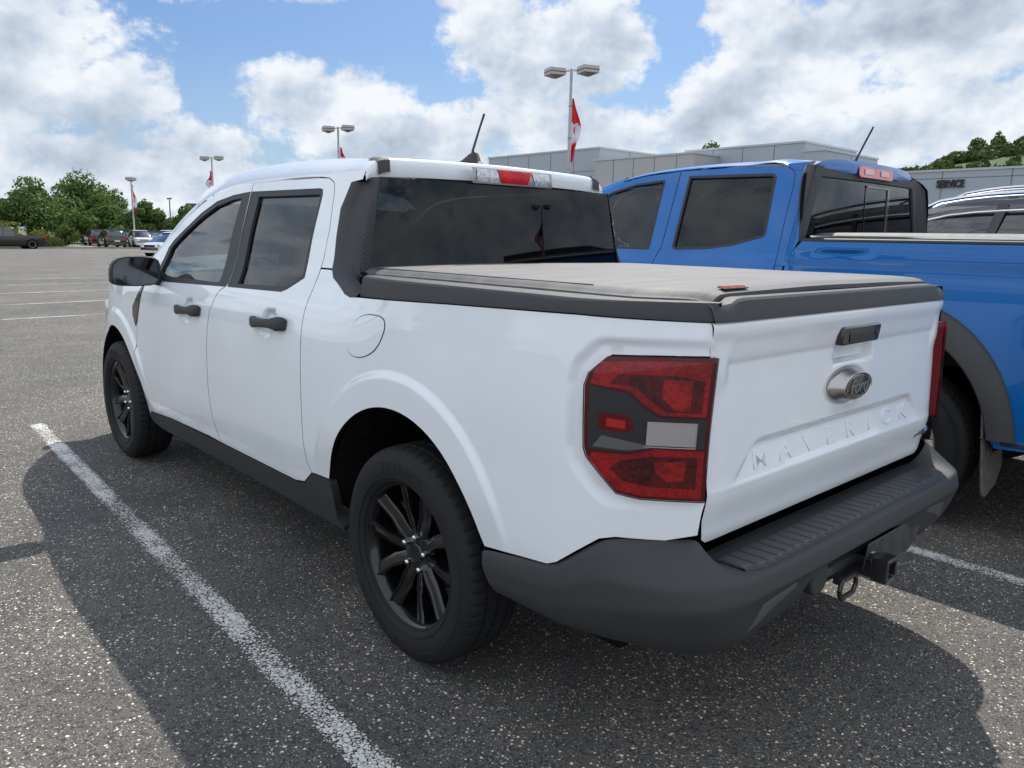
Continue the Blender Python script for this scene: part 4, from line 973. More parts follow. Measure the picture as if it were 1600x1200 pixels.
for sd in (1, -1):   # corner air outlet with fine ribs and a paler brow
    b = B(); P = []
    b = B(); b.prism([(.60, .515), (.44, .530), (.435, .512), (.52, .490), (.60, .455), (.655, .400), (.675, .402), (.655, .45)], lambda y, z, d: (-1.092 - d + .28 * (.52 - z) + .35 * max(0, y - .60), sd * y, z), .012); b.build('bumper_brow', mat('brow_plastic', (.085, .087, .09), .45, bump=.3, bscale=500), BP, bevel=.003)
    P = []
    for k in range(61):
        z = .498 - .108 * k / 60; row = []
        for y in (.64 - (z - .39) * 1.15, .60 - (z - .39) * .9, .52 - (z - .39) * .55):
            row.append((-1.082 + .30 * (.52 - z) - (.004 if k % 4 < 2 else 0) + .35 * max(0, y - .60), sd * y, z))
        P.append(row)
    B().grid(P).build('bumper_grille', BLACKP, BP)
for sd in (1, -1):   # silvered reveal under the reverse lamp and a dark frame round it
    b = B(); P = []
    for k in range(20):
        x = -.885 - .092 * k / 19; y = fy(x, .93); P.append([(x, sd * (y + .009), .908), (x, sd * (y + .0125), .9095), (x, sd * (y + .0125), .9125), (x, sd * (y + .009), .914)])
    b.grid(P); b.build('reverse_lamp_reveal', CHROME, [o for o in TR.children if o.name.startswith('tail_lamp')][0 if sd > 0 else 1], smooth=True)

# ------------------------------------------------------------------ blue pickup in the next stall
BT = thing('pickup_truck', 'blue crew cab pickup with grey wheel flares and a mud flap, beside the white one', 'pickup truck', (.9, -2.70, 0))
_bc = hermite([.3, .6, .9, 1.05, 1.15, 1.25, 1.30, 1.40, 1.75, 1.85], [.90, .935, .943, .941, .932, .912, .887, .842, .686, .64])
_bb = hermite([.3, .5, .6, .9, 1.05, 1.2, 1.27, 1.31, 1.35, 1.40, 1.5], [.90, .925, .935, .943, .940, .930, .925, .932, .930, .918, .90])
def bs(x, z):
    x = np.asarray(x, float); z = np.asarray(z, float)
    t = sstep(.26, .16, x); y = _bc(z) * (1 - t) + _bb(z) * t
    s = np.clip((x - 3.1) / 1.0, 0, 3); y = y - .25 * s ** 2.3
    s = np.clip((-1.45 - x) / .3, 0, 3); y = y - .05 * s ** 2
    q = ((x + .10) / .17) ** 2 + ((z - 1.333 + .07 * (-x - .1) * 0) / .020) ** 2; y = y - .010 * sstep(1.3, .2, q) * (x < .2)
    return y
def F_b(x, z): return np.stack([x, bs(x, z) - 2.70, z], -1)
def F_bm(x, z): return np.stack([x, -(bs(x, z)) - 2.70, z], -1)
def bboth(name, outer, m=BLUE, holes=(), parent=None, **k):
    a = region(name, outer, F_b, m, parent or BT, holes, **k); b2 = region(name, outer, F_bm, m, parent or BT, holes, out=(0, -1, 0), **k); return a, b2
WX = -.42   # rear wheel centre
WXF = WX + 3.26
bgap = [(2.34, 1.20), (2.16, 1.40), (1.95, 1.60), (1.80, 1.720), (1.647, 1.775), (1.457, 1.812), (1.149, 1.836), (.669, 1.840), (.40, 1.828), (.350, 1.800), (.333, 1.775)]
bmid_t = [(1.149, 1.836), (1.112, 1.351)]; bmid_l = [(1.112, 1.351), (1.138, 1.269), (1.16, 1.1), (1.17, .8), (1.15, .44)]
brear = [(.333, 1.775), (.322, 1.70), (.315, 1.566), (.300, 1.40), (.287, 1.265), (.285, 1.0), (.29, .7), (.30, .44)]
bwf = [(2.10, 1.330), (2.12, 1.385), (1.95, 1.53), (1.80, 1.655), (1.686, 1.716), (1.492, 1.764), (1.262, 1.784), (1.250, 1.770), (1.206, 1.352), (1.21, 1.328)]
bglf = inset(bwf, .014)
bwr = [(1.072, 1.800), (.475, 1.790), (.447, 1.770), (.404, 1.439), (.412, 1.418), (.596, 1.366), (.755, 1.343), (1.005, 1.331), (1.030, 1.345)]
bglr = inset(bwr, .016)
bdf = bgap[:7] + bmid_t[1:] + bmid_l[1:] + [(2.20, .44), (2.25, .60), (2.32, .9), (2.30, 1.18)]
bdr = [bgap[6]] + bgap[7:] + brear[1:] + [(1.15, .44)] + bmid_l[::-1][1:] 
bF = bboth('front_door', bdf, holes=[bwf], ins=.0025, step=.03)
bR = bboth('rear_door', bdr, holes=[bwr], ins=.0025, step=.03)
for s in (0, 1):
    Fx = (F_b, F_bm)[s]; ov = ((0, 1, 0), (0, -1, 0))[s]; sg = (1, -1)[s]
    for D, w, gl, mm in ((bF[s], bwf, bglf, TINTF), (bR[s], bwr, bglr, TINT)):
        region('window_trim', w, Fx, BLACKP, D, [gl], out=ov, off=.001, step=.03, lip=.014)
        region('window_glass', inset(gl, -.012), Fx, mm, D, out=ov, off=-.012, step=.05, lip=0)
    for hx in (1.28, .46):
        y0 = float(bs(hx, 1.17)) * sg - 2.70; b = B().box((hx, y0 + sg * .02, 1.17), (.20, .028, .032)); b.build('door_handle', BLUE, bF[s] if hx > 1 else bR[s], bevel=.01, seg=3)
bcab = [bgap[-3], bgap[-2]] + brear[:5] + [(.287, 1.262), (.212, 1.262), (.150, 1.400), (.172, 1.58), (.188, 1.76), (.205, 1.80), (.24, 1.848), (.40, 1.843)]
bboth('cab_corner', bcab, ins=.001, step=.02, lip=.02)
bboth('cab_side', [(.285, 1.262), (.287, 1.0), (.29, .7), (.30, .44), (.22, .44), (.235, 1.262)], ins=.001, step=.03, lip=.02)
def earc(cx, a, b_, a0, a1, n=28): return [(cx + a * math.cos(math.radians(a0 + (a1 - a0) * i / n)), .44 + b_ * math.sin(math.radians(a0 + (a1 - a0) * i / n))) for i in range(n + 1)]
barch = earc(WX, .47, .55, 180, 0)
bbed = [(.225, 1.255), (.225, .46), (WX + .49, .46)] + barch[::-1][1:-1] + [(WX - .49, .46), (-1.68, .50), (-1.71, 1.38), (-1.70, 1.398), (.130, 1.400), (.165, 1.36)]
bboth('bed_side', bbed, ins=.0015, step=.025, lip=.02)
fr = earc(WXF, .47, .55, 0, 180)
bboth('front_fender', [(2.305, 1.18), (2.33, .9), (2.26, .60), (2.21, .44), (WXF - .48, .44)] + fr[::-1][1:-1] + [(3.45, .44), (3.62, .60), (3.62, 1.02), (3.45, 1.10), (3.0, 1.16), (2.4, 1.21)], ins=.002, step=.03, lip=.02)
bboth('side_sill', [(2.22, .435), (WX + .49, .435), (WX + .50, .36), (2.24, .36)], m=BLACKP, off=-.005, step=.05, lip=.03)
# wheel flares: wide moulded bands standing off the body
for cx in (WX, WXF):
    for sg in (1, -1):
        P = []
        for k in range(50):
            a = math.radians(-22 + 224 * k / 49); ca, sa = math.cos(a), math.sin(a); row = []
            ro = 1.0; ri = .0
            wob = 1.0
            for r, o in ((1.0, -.004), (.98, .010), (.85, .026), (.3, .046), (.05, .048), (-.02, .040), (-.02, -.06)):
                x = cx + (.47 + .11 * r) * ca * wob; z = max(.505, .44 + (.55 + .14 * r) * sa); yy = float(bs(np.clip(x, -1.6, 3.3), max(.5, z))); row.append((x, sg * (yy + o) - 2.70, z))
            P.append(row)
        B().grid(P).build('wheel_flare', mat('flare_plastic', (.045, .046, .048), .6, bump=.4, bscale=400, var=.12, vscale=6), BT, smooth=True, sharp=40)
        P = []
        for k in range(19):
            a = math.radians(0 + 180 * k / 18); P.append([(cx + .49 * math.cos(a), sg * .40 - 2.70, .44 + .57 * math.sin(a)), (cx + .49 * math.cos(a), sg * .925 - 2.70, .44 + .57 * math.sin(a))])
        b = B().grid(P); b.add([(cx + .49 * math.cos(math.radians(t)), sg * .40 - 2.70, .44 + .57 * math.sin(math.radians(t))) for t in range(0, 181, 12)], [tuple(range(16))]); b.build('wheel_housing', DARK, BT)
        make_wheel(BT, (cx, sg * .815 - 2.70, .395), sg, SILVER, R=.395, rr=.225, hw=.12, spin=.3, letters=False)
    # mud flaps
for cx in (WX, WXF):
    for sg in (1, -1):
        b = B(); P = []
        out = [(.0, .70), (.0, .27), (.015, .225), (.05, .212), (.20, .25), (.29, .33), (.30, .70)]
        b.prism([(.95 - u, w) for u, w in out], lambda u, w, d: (cx - .445 + .10 * (w - .45) - d, sg * u - 2.70, w), .012); FLP = b.build('mud_flap', mat('flap_rubber', (.12, .113, .10), .75, bump=.4, bscale=120, var=.3, vscale=20), BT, bevel=.004)
        if cx == WX and sg == 1:
            b = B()
            for k, (y0, z0) in enumerate(((-.035, .40), (-.01, .415), (.015, .43))): b.box((cx - .4600, .95 - .12 + y0 - 2.70, z0), (.004, .012, .055), rx=.3)
            for k in range(4): b.box((cx - .4600, .95 - .10 - 2.70, .33 - k * .018), (.004, .08 - .012 * k, .006))
            b.box((cx - .4600, .95 - .045 - 2.70, .50), (.004, .005, .18), rx=.05); b.build('flap_relief', mat('flap_rubber2', (.06, .057, .052), .7), FLP)
b = B(); b.box((WX - .60, .90 - 2.70, .50), (.18, .05, .05)); b.build('side_marker_bracket', BLACKP, BT, bevel=.01)
# roof
_bg = np.array(bgap[:-1])[::-1]; bgz = hermite(np.r_[.18, _bg[:, 0]], np.r_[1.838, _bg[:, 1]])
btop = hermite([.10, .4, .8, 1.2, 1.5, 1.70], [1.868, 1.888, 1.898, 1.888, 1.862, 1.83])
def broof(x, t):
    z = float(bgz(x)); y = float(_bc(z)) + .0; z += .003; tz = float(btop(x)); Pp = [np.array((y, z)), np.array((y - .020, z + .030)), np.array((.42, tz + .002)), np.array((0, tz))]
    u = t; return (1 - u) ** 3 * Pp[0] + 3 * u * (1 - u) ** 2 * Pp[1] + 3 * u * u * (1 - u) * Pp[2] + u ** 3 * Pp[3]
P = []; tt = [0, .03, .07, .12, .18, .25, .33, .42, .52, .64, .76, .88, 1]
for k in range(26):
    u = k / 25; row = []
    for t in tt + [2 - q for q in tt[-2::-1]]:
        t1 = min(t, 2 - t); p = broof(.4, t1); x0 = .172 + .042 * (abs(p[0]) / .66) ** 2; x1 = 1.62 + .14 * (1 - (p[0] / .66) ** 2); x = x0 + (x1 - x0) * u; p = broof(x, t1)
        row.append((x, p[0] * (1 if t <= 1 else -1) - 2.70, p[1]))
    P.append(row)
P = [[(x - .006, y, min(z, max(z - .075, 1.775))) for x, y, z in P[0]], [(x - .012, y, z - .02) for x, y, z in P[0]]] + P
B().grid(P).build('roof', BLUE, BT, smooth=True, sharp=60)
for sg in (1, -1):
    P = []
    for k in range(22):
        x = 1.60 + .70 * k / 21; z = float(bgz(x)); y = float(_bc(z))
        P.append([(x, sg * y - 2.70, z + .003), (x + .006, sg * (y - .008) - 2.70, z + .014), (x + .02, sg * (y - .03) - 2.70, z + .020), (x + .05, sg * (y - .08) - 2.70, z + .021)])
    B().grid(P).build('windscreen_pillar', BLUE, BT, smooth=True)
    P = []
    for k in range(6):
        x = .215 + .15 * k / 5; p = broof(x, .20); q = broof(x, .26); P.append([(x, sg * p[0] - 2.70, p[1] - .003), (x, sg * (p[0] - .003) - 2.70, p[1] + .0005), (x, sg * (q[0] + .003) - 2.70, q[1] + .0005), (x, sg * q[0] - 2.70, q[1] - .003)])
    P = [[(q[0] - .02, q[1], q[2] - .05) for q in P[0]]] + [[(q[0] - .012, q[1], q[2] - .008) for q in P[0]]] + P
    B().grid(P).build('roof_strip', BLACKP, BT, smooth=True)
P = []
for k in range(14):
    u = k / 13; x = 1.66 + .66 * u; z = float(bgz(min(x - .04, 2.30))) + .036; y = float(_bc(z)) - .08; P.append([(x + .20 * (1 - (j / 8) ** 2), y * j / 8 - 2.70, z + .02 * (1 - (j / 8) ** 2)) for j in range(-8, 9)])
B().grid(P).build('windscreen', TINTF, BT, smooth=True)
P = []
for k in range(10):
    u = k / 9; row = []
    for j in range(-8, 9):
        v = j / 8; x = 2.36 + (3.58 - 2.36) * u + .1 * (1 - v * v); row.append((x, (float(bs(min(x, 3.6), 1.15)) - .03) * v - 2.70, float(np.interp(x, [2.3, 2.9, 3.4, 3.8], [1.215, 1.19, 1.12, 1.0])) + .05 * (1 - v ** 4)))
    P.append(row)
B().grid(P).build('bonnet', BLUE, BT, smooth=True)
b = B(); b.box((3.64, -2.70, .72), (.16, 1.60, .62)); b.build('front_bumper', BLUE, BT, bevel=.06, seg=3)
b = B(); b.box((3.73, -2.70, .86), (.05, .9, .26)); b.build('grille', GBLACK, BT, bevel=.02)
# back of the cab
def bw(y, z, o=0): return (.198 - .022 * (1 - (y / .72) ** 2) - .05 * (z - 1.4) * -.6 - o, y - 2.70, z)
P = []
for k in range(24):
    z = 1.395 + (1.80 - 1.395) * k / 23; hw = .800 - (z - 1.40) * .36; P.append([bw(hw * j / 20, z, 0) for j in range(-20, 21)])
b = B().grid(P); RB = b.build('rear_window', TINT, BT, smooth=True)
def bandy(name, pts, w, m, o=.004):
    P = []
    for (y, z, ny, nz) in pts: P.append([bw(y + ny * w / 2, z + nz * w / 2, .001), bw(y + ny * w / 2 * .8, z + nz * w / 2 * .8, o), bw(y - ny * w / 2 * .8, z - nz * w / 2 * .8, o), bw(y - ny * w / 2, z - nz * w / 2, .001)])
    return B().grid(P).build(name, m, RB, smooth=True, sharp=50)
for sg in (1, -1):
    bandy('window_surround', [(sg * (.815 - (z - 1.40) * .385), z, sg, 0) for z in np.linspace(1.37, 1.82, 14)], .092, GREYP, .012)
for sg in (1, -1):
    P = []
    for z in np.linspace(1.395, 1.815, 14):
        xe = float(np.interp(z, [1.40, 1.58, 1.76, 1.80], [.152, .174, .190, .207])); ye = float(bs(xe, z)) - .002; yo = .815 - (z - 1.40) * .385 + .035; q = bw(yo, z, .004)
        P.append([(xe + .012, sg * (ye - .004) - 2.70, z), (xe, sg * ye - 2.70, z), (xe - .006, sg * (ye - .012) - 2.70, z), (q[0], sg * yo - 2.70, z)])
    B().grid(P).build('surround_edge', GREYP, RB, smooth=True)
bandy('window_surround', [(y, 1.785, 0, 1) for y in np.linspace(-.70, .70, 30)], .055, GREYP, .012)
bandy('slider_rail', [(y, 1.735, 0, 1) for y in np.linspace(-.26, .08, 8)], .014, GBLACK, .008)
bandy('slider_frame', [(-.25, z, 1, 0) for z in np.linspace(1.395, 1.735, 6)], .030, GBLACK, .007); bandy('slider_frame', [(.08, z, 1, 0) for z in np.linspace(1.395, 1.735, 6)], .006, GBLACK, .004)
b = B(); b.box((.165, -2.70, 1.2), (.05, 1.66, .40)); b.build('cab_back', BLUE, BT, bevel=.01)
for y0, y1, mm, nm in ((.24, -.24, mat('brake_light_red', (.60, .015, .02), .2, coat=1), 'third_brake_light'),):
    P = []
    for k in range(21):
        y = y0 + (y1 - y0) * k / 20; e = .012 * (1 if k in (0, 20) else 0); P.append([bw(y, 1.778 + e, .0), bw(y, 1.784 + e, .030), bw(y, 1.850 - e, .028), bw(y, 1.858 - e, -.01)])
    TB = B().grid(P).build(nm, mm, BT, smooth=True, sharp=50)
    for (ya, yb) in ((.17, .05), (-.05, -.17)):
        P = [[bw(ya + (yb - ya) * k / 8, 1.798, .029), bw(ya + (yb - ya) * k / 8, 1.802, .0325), bw(ya + (yb - ya) * k / 8, 1.832, .0315), bw(ya + (yb - ya) * k / 8, 1.836, .027)] for k in range(9)]
        B().grid(P).build('cargo_lamp_lens', mat('pink_clear_lens', (.60, .30, .32), .15, coat=1), TB, smooth=True)
P = []
for (dx, w, h) in ((.10, .004, .0), (.08, .04, .012), (.0, .052, .022), (-.04, .05, .022), (-.07, .035, .014), (-.085, .01, .0)):
    z0 = float(btop(.36 + dx)) - .003; P.append([(.36 + dx, -2.70 + w * q, z0 + h * r) for q, r in ((1, 0), (.75, .7), (.3, 1), (-.3, 1), (-.75, .7), (-1, 0))])
AN2 = B().grid(P).build('antenna', BLACKP, BT, smooth=True, sharp=50)
B().tube([(.303, -2.70, 1.898), (.292, -2.70, 1.925), (.212, -2.70, 2.098)], [.009, .006, .0055], 10).build('mast', BLACKP, AN2, smooth=True)
for sg in (1, -1):
    b = B(); b.box((2.02, sg * 1.05 - 2.70, 1.40), (.09, .22, .19)); MM = b.build('side_mirror', BLACKP, BT, bevel=.03, seg=3); b = B(); b.box((2.04, sg * .93 - 2.70, 1.34), (.06, .1, .05)); b.build('mirror_arm', BLACKP, MM)
# bed rails, cover, tailgate, tail lamps
for sg in (1, -1):
    P = []
    for k in range(30):
        x = .135 - 1.82 * k / 29; y = float(bs(x, 1.40)); P.append([(x, sg * (y - .001) - 2.70, 1.401), (x, sg * (y - .004) - 2.70, 1.412), (x, sg * (y - .02) - 2.70, 1.417), (x, sg * .80 - 2.70, 1.417), (x, sg * .80 - 2.70, 1.36)])
    B().grid(P).build('bed_rail_cap', BLACKP, BT, smooth=True, sharp=35)
    b = B(); b.box((-.77, sg * .842 - 2.70, 1.4265), (1.80, .012, .008)); b.build('rail_trim', CHROME, BT)
    b = B(); b.box((-1.69, sg * .84 - 2.70, 1.14), (.06, .15, .34)); b.build('tail_lamp', REDIN, BT, bevel=.02)
cover('bed_cover', .12, -1.66, .83, 1.447, BT, COVM, edge=.022, crown=.010, cy=-2.70)
b = B(); b.box((-1.69, -2.70, 1.08), (.05, 1.50, .62)); b.build('tailgate', BLUE, BT, bevel=.015)
b = B(); b.box((-1.80, -2.70, .62), (.20, 1.80, .20)); b.build('rear_bumper', BLACKP, BT, bevel=.03)
b = B(); b.box((.6, -2.70, .50), (5.0, 1.3, .2)); b.box((1.2, -2.70, .60), (2.1, 1.7, .12)); b.box((-.75, -2.70, 1.05), (1.75, 1.5, .5)); b.tube([(WX, -3.4, .395), (WX, -2.0, .395)], .05); b.tube([(WXF, -3.4, .395), (WXF, -2.0, .395)], .05); b.build('underbody', DARK, BT)
for x0 in (1.25, .62):
    for yy in (-.38, .38):
        b = B(); b.box((x0 + .2, yy - 2.70, .92), (.5, .5, .2)); b.box((x0 - .06, yy - 2.70, 1.20), (.14, .48, .55), ry=-.15); b.box((x0 - .12, yy - 2.70, 1.56), (.09, .26, .17), ry=-.12); b.build('cab_seat', mat('grey_seat', (.16, .165, .17), .8), BT, bevel=.05, seg=3)
b = B(); b.box((1.98, -2.70, 1.16), (.4, 1.5, .28)); b.build('dashboard', SEATM, BT, bevel=.06)
b = B().lathe([(.185, 0), (.19, .012), (.198, 0), (.19, -.012)], 32, 'z', close=True); b.tube([(-.18, 0, 0), (0, 0, -.03), (.18, 0, 0)], .014)
SW2 = Matrix.Translation((1.74, -2.34, 1.32)) @ Matrix.Rotation(math.radians(-65), 4, 'Y')
b.V = [tuple(SW2 @ Vector(v)) for v in b.V]; b.build('steering_wheel', SEATM, BT, smooth=True)

# ------------------------------------------------------------------ trees and shrubs
def leafmat(name, a, b_, s=.5):
    m, nt, N, L, p = nmat(name); tc = N.new('ShaderNodeTexCoord'); n = N.new('ShaderNodeTexNoise'); n.inputs['Scale'].default_value = s; n.inputs['Detail'].default_value = 8; n.inputs['Roughness'].default_value = .75
    L.new(tc.outputs['Object'], n.inputs['Vector']); r = N.new('ShaderNodeValToRGB'); r.color_ramp.elements[0].position = .38; r.color_ramp.elements[1].position = .62
    r.color_ramp.elements[0].color = (*a, 1); r.color_ramp.elements[1].color = (*b_, 1); L.new(n.outputs[0], r.inputs[0]); L.new(r.outputs[0], p.inputs['Base Color']); p.inputs['Roughness'].default_value = .6
    p.inputs['Specular IOR Level'].default_value = .08
    tl = N.new('ShaderNodeBsdfTranslucent'); L.new(r.outputs[0], tl.inputs[0]); mx = N.new('ShaderNodeMixShader'); mx.inputs[0].default_value = .25
    L.new(p.outputs[0], mx.inputs[1]); L.new(tl.outputs[0], mx.inputs[2]); L.new(mx.outputs[0], N['Material Output'].inputs[0]); return m
LEAF = leafmat('tree_leaves', (.055, .100, .028), (.14, .215, .062)); LEAF2 = leafmat('light_leaves', (.05, .095, .025), (.13, .20, .055))
SHRUB = leafmat('yellow_shrub_leaves', (.08, .12, .025), (.30, .26, .06), .9); WEED = leafmat('weeds', (.05, .085, .022), (.13, .165, .05), 1.5)
BARK = mat('bark', (.09, .075, .06), .9, bump=.6, bscale=30, var=.2)
def leaves(nl, lumps, size, seed, flat=.35):
    r = np.random.RandomState(seed); V = []; F = []
    lumps = np.array(lumps); w = lumps[:, 3] ** 2; idx = r.choice(len(lumps), nl, p=w / w.sum())
    d = r.normal(size=(nl, 3)); d /= np.linalg.norm(d, axis=1)[:, None]; rad = 1 - np.abs(r.normal(size=nl)) * .22
    rad *= 1 + .16 * np.sin(d[:, 0] * 7 + idx) * np.cos(d[:, 2] * 6 + idx * 2)
    C = lumps[idx, :3] + d * (lumps[idx, 3] * rad)[:, None] * np.array([1, 1, .82])
    nrm = d + r.normal(size=(nl, 3)) * .55; nrm /= np.linalg.norm(nrm, axis=1)[:, None]
    a = np.cross(nrm, r.normal(size=(nl, 3))); a /= np.linalg.norm(a, axis=1)[:, None]; b2 = np.cross(nrm, a)
    s = size * (.5 + r.rand(nl))[:, None]; V = np.empty((nl, 4, 3)); V[:, 0] = C - a * s; V[:, 1] = C - b2 * s * .6; V[:, 2] = C + a * s; V[:, 3] = C + b2 * s * .6
    F = np.arange(nl * 4).reshape(nl, 4); return V.reshape(-1, 3), F
def tree_mesh_parts(seed, H, W, nl, size, trunk=.25, squat=False):
    r = random.Random(seed); lumps = []
    n = 24
    for i in range(n):
        a = r.random() * 2 * PI; q = math.sqrt(r.random()) * .36 * W; zf = r.random()
        z = H * (.30 + .52 * zf) if not squat else H * (.18 + .55 * zf); q *= (1.15 - .75 * max(0, zf - .35)); rr = W * (.13 + .10 * r.random()) * (1.1 - .35 * zf)
        lumps.append((q * math.cos(a), q * math.sin(a), z, rr))
    lumps.append((0, 0, H - W * .17, W * .17))
    return leaves(nl, lumps, size, seed), lumps
def make_tree(label, loc, H, W, seed, m=None, nl=11000, size=.17, squat=False, name='tree', cat='tree', group='trees along the edge of the lot', stem=True):
    t = thing(name, label, cat, loc, 0, group); (V, F), lumps = tree_mesh_parts(seed, H, W, nl, size, squat=squat)
    mobj('crown', V, F, m or LEAF, t, smooth=False, local=True)
    if stem:
        b = B(); b.tube([(0, 0, -.1), (.05, 0, H * .25), (0, .1, H * .55), (0, 0, H * .8)], [H * .035, H * .028, H * .018, .03], 8)
        for (x, y, z, rr) in lumps[:7]: b.tube([(0, 0, H * .25), (x * .5, y * .5, z * .75), (x, y, z)], [H * .016, H * .01, .02], 6)
        b.build('trunk', BARK, t, smooth=True, local=True)
    return t
GT = -.40
TREES = [  # label, x, y, height, width, seed, squat, material
 ('dark leafy tree cut by the left edge of the photo', 99, -12.2, 5.9, 7.5, 1, True, LEAF),
 ('broad dark green tree behind the yellow shrubs', 98, -16.6, 7.7, 8.6, 2, True, LEAF),
 ('tallest tree, rounded, rising behind the light pole by the kerb', 104, -23.2, 9.2, 10.5, 3, True, LEAF),
 ('low dark tree behind the green car, left of the slim light pole', 98.5, -24.6, 5.0, 7.0, 5, True, LEAF),
 ('small bushy tree right of the slim light pole by the kerb', 97, -28.2, 5.5, 5.6, 6, True, LEAF2),
 ('small dark tree beside the dark box sign', 93, -31.6, 4.9, 5.6, 7, True, LEAF),
 ('dark tree hidden mostly by the white pickup cab', 92, -37, 5.0, 7, 8, True, LEAF)]
for lb, x, y, H, W, sdd, sq, mm in TREES: make_tree(lb, (x, y, GT), H, W, sdd, mm, squat=sq)
for i, (x, y, H, W, m_, lb) in enumerate([(84.0, -8.7, 2.4, 3.4, SHRUB, 'yellow green shrub at the left edge, behind the black pickup cab'), (83.6, -11.6, 2.6, 3.6, SHRUB, 'tallest yellow green shrub, behind the bed of the black pickup'), (83.3, -14.2, 1.8, 2.8, SHRUB, 'low yellow shrub just right of the black pickup tail'), (86.5, -17.2, 2.3, 3.0, WEED, 'dull green bush left of the white fence end'), (84.5, -4.8, 2.5, 3.6, SHRUB, 'yellow shrub beyond the left edge of the photo')]):
    make_tree(lb, (x, y, GT), H, W, 30 + i, m_, nl=2600, size=.10, squat=True, name='shrub', cat='shrub', group='wild shrubs on the verge', stem=True)
r_ = np.random.RandomState(9); nw = 9000; C = np.stack([82.6 + r_.rand(nw) * 3.2, -16.3 + r_.rand(nw) * 20, -.36 + r_.rand(nw) ** 2 * .75], 1)
V = np.empty((nw, 3, 3)); V[:, 0] = C; V[:, 1] = C + r_.normal(size=(nw, 3)) * .09; V[:, 2] = C + r_.normal(size=(nw, 3)) * .09 + [0, 0, .18]
tag(mobj('weeds', V.reshape(-1, 3), np.arange(nw * 3).reshape(nw, 3), WEED, smooth=False), 'tall weeds on the verge below the shrubs', 'weeds', kind='stuff')
# trees behind the camera's left that the windows mirror
for i, (x, y) in enumerate(((62, 22), (66, 30), (45, 38), (70, 13))): make_tree('%s tree outside the photo, mirrored in the cab windows' % ('nearest', 'second', 'third', 'farthest')[i], (x, y, gz(x)), 8, 9, 50 + i, LEAF, nl=2200, size=.4, squat=True, group='trees mirrored in the windows')

# hill on the right
def hill_h(x, y):
    u = max(0, min(1, (-62 - y) / 50.)); u = u * u * (3 - 2 * u)
    top = float(np.interp(x, [-60, 10, 30, 37, 42, 60, 90], [15.5, 13.8, 12.6, 11.7, 10.9, 8.2, 3])); return -.5 + u * (top + .5) + .25 * math.sin(x * .9) * u * math.sin(y * .7) + (.5 * math.sin(x * .23 + 1)) * u
P = [[(x, y, hill_h(x, y)) for y in np.linspace(-60, -170, 40)] for x in np.linspace(-20, 110, 70)]
tag(B().grid(P).build('hill', mat('hill_grass', (.055, .085, .024), .9, bump=1, bscale=3, var=.4, vscale=.25), smooth=True), kind='structure')
lum = []
rr_ = random.Random(5)
for i in range(620):
    x = (-15 + 105 * rr_.random()) if i % 3 else (22 + 40 * rr_.random()); y = -80 - 34 * rr_.random(); lum.append((x, y, hill_h(x, y) + .1, .5 + .8 * rr_.random()))
V, F = leaves(52000, lum, .28, 77); tag(mobj('hillside_scrub', V, F, leafmat('scrub_leaves', (.03, .055, .016), (.085, .12, .03), .4), smooth=False), 'low scrub covering the green hillside', 'scrub', kind='stuff')
for i, (x, y, H, W, lb) in enumerate(((34.6, -111, 3.0, 2.6, 'left of the two small trees on top of the hill'), (32.6, -111.5, 3.1, 2.4, 'right of the two small trees on top of the hill'), (36.8, -110, 2.2, 2.2, 'round dark bush tree left of the two small hilltop trees'), (29.9, -112, 2.0, 2.0, 'small round bush tree near the right edge on the hilltop'), (45, -108.5, 2.0, 2.8, 'low bushy tree where the hill meets the blue pickup roof'))):
    make_tree(lb, (x, y, hill_h(x, y) - .2), H, W, 60 + i, LEAF, nl=1500, size=.15, group='trees on the hill')
make_tree('green treetop showing above the showroom roof', (48.3, -72, -.5), 12.6, 5.5, 71, LEAF2, nl=4000, size=.2, group='trees on the hill')

# ------------------------------------------------------------------ dealership building
PANEL = mat('grey_metal_panel', (.36, .405, .455), .55, metal=.15, var=.04, vscale=.3); PANEL2 = mat('warm_panel', (.41, .415, .42), .55, metal=.1, var=.05, vscale=.3)
SEAM = mat('panel_seam', (.16, .17, .18), .7); CAPM = mat('roof_edge', (.46, .48, .50), .5)
def block(name, label, x0, x1, y0, y1, h, m, seams=4.2, rows=(.72,), cap=.12):
    """y1 is the face towards the camera"""
    t = thing(name, label, 'building', ((x0 + x1) / 2, (y0 + y1) / 2, 0)); b = B(); b.box(((x0 + x1) / 2, (y0 + y1) / 2, h / 2 - .3), (x1 - x0, y1 - y0, h + .6)); b.build('wall', m, t)
    b = B(); b.box(((x0 + x1) / 2, (y0 + y1) / 2, h + cap / 2), (x1 - x0 + .12, y1 - y0 + .12, cap)); b.build('roof_edge', CAPM, t)
    b = B(); x = x1 - seams
    while x > x0 + .4: b.box((x, y1 + .003, h / 2), (.05, .02, h)); x -= seams
    y = y1 - 3.5
    while y > y0 + 1: b.box((x0 - .003, y, h / 2), (.02, .05, h)); b.box((x1 + .003, y, h / 2), (.02, .05, h)); y -= 3.5
    for f in rows: b.box(((x0 + x1) / 2, y1 + .003, h * f), (x1 - x0, .02, .04))
    b.build('panel_joints', SEAM, t); return t
SA = block('showroom', 'tallest grey panel showroom block, behind the roof of the white pickup', 38.27, 51.1, -52, -42.7, 8.0, PANEL, 2.55, (.80, .55))
SB = block('showroom', 'warm grey showroom block between the two taller blocks', 29.3, 38.1, -52, -42.0, 7.0, PANEL2, 1.85, ())
Bc = block('showroom', 'grey block with a stepped roofline above the blue pickup cab', 23.1, 32.1, -52, -44.9, 7.5, PANEL, 2.3, ())
SD = block('showroom', 'lower plain end block right of the stepped grey block', 21.6, 22.98, -52, -44.6, 6.9, PANEL, 5, ())
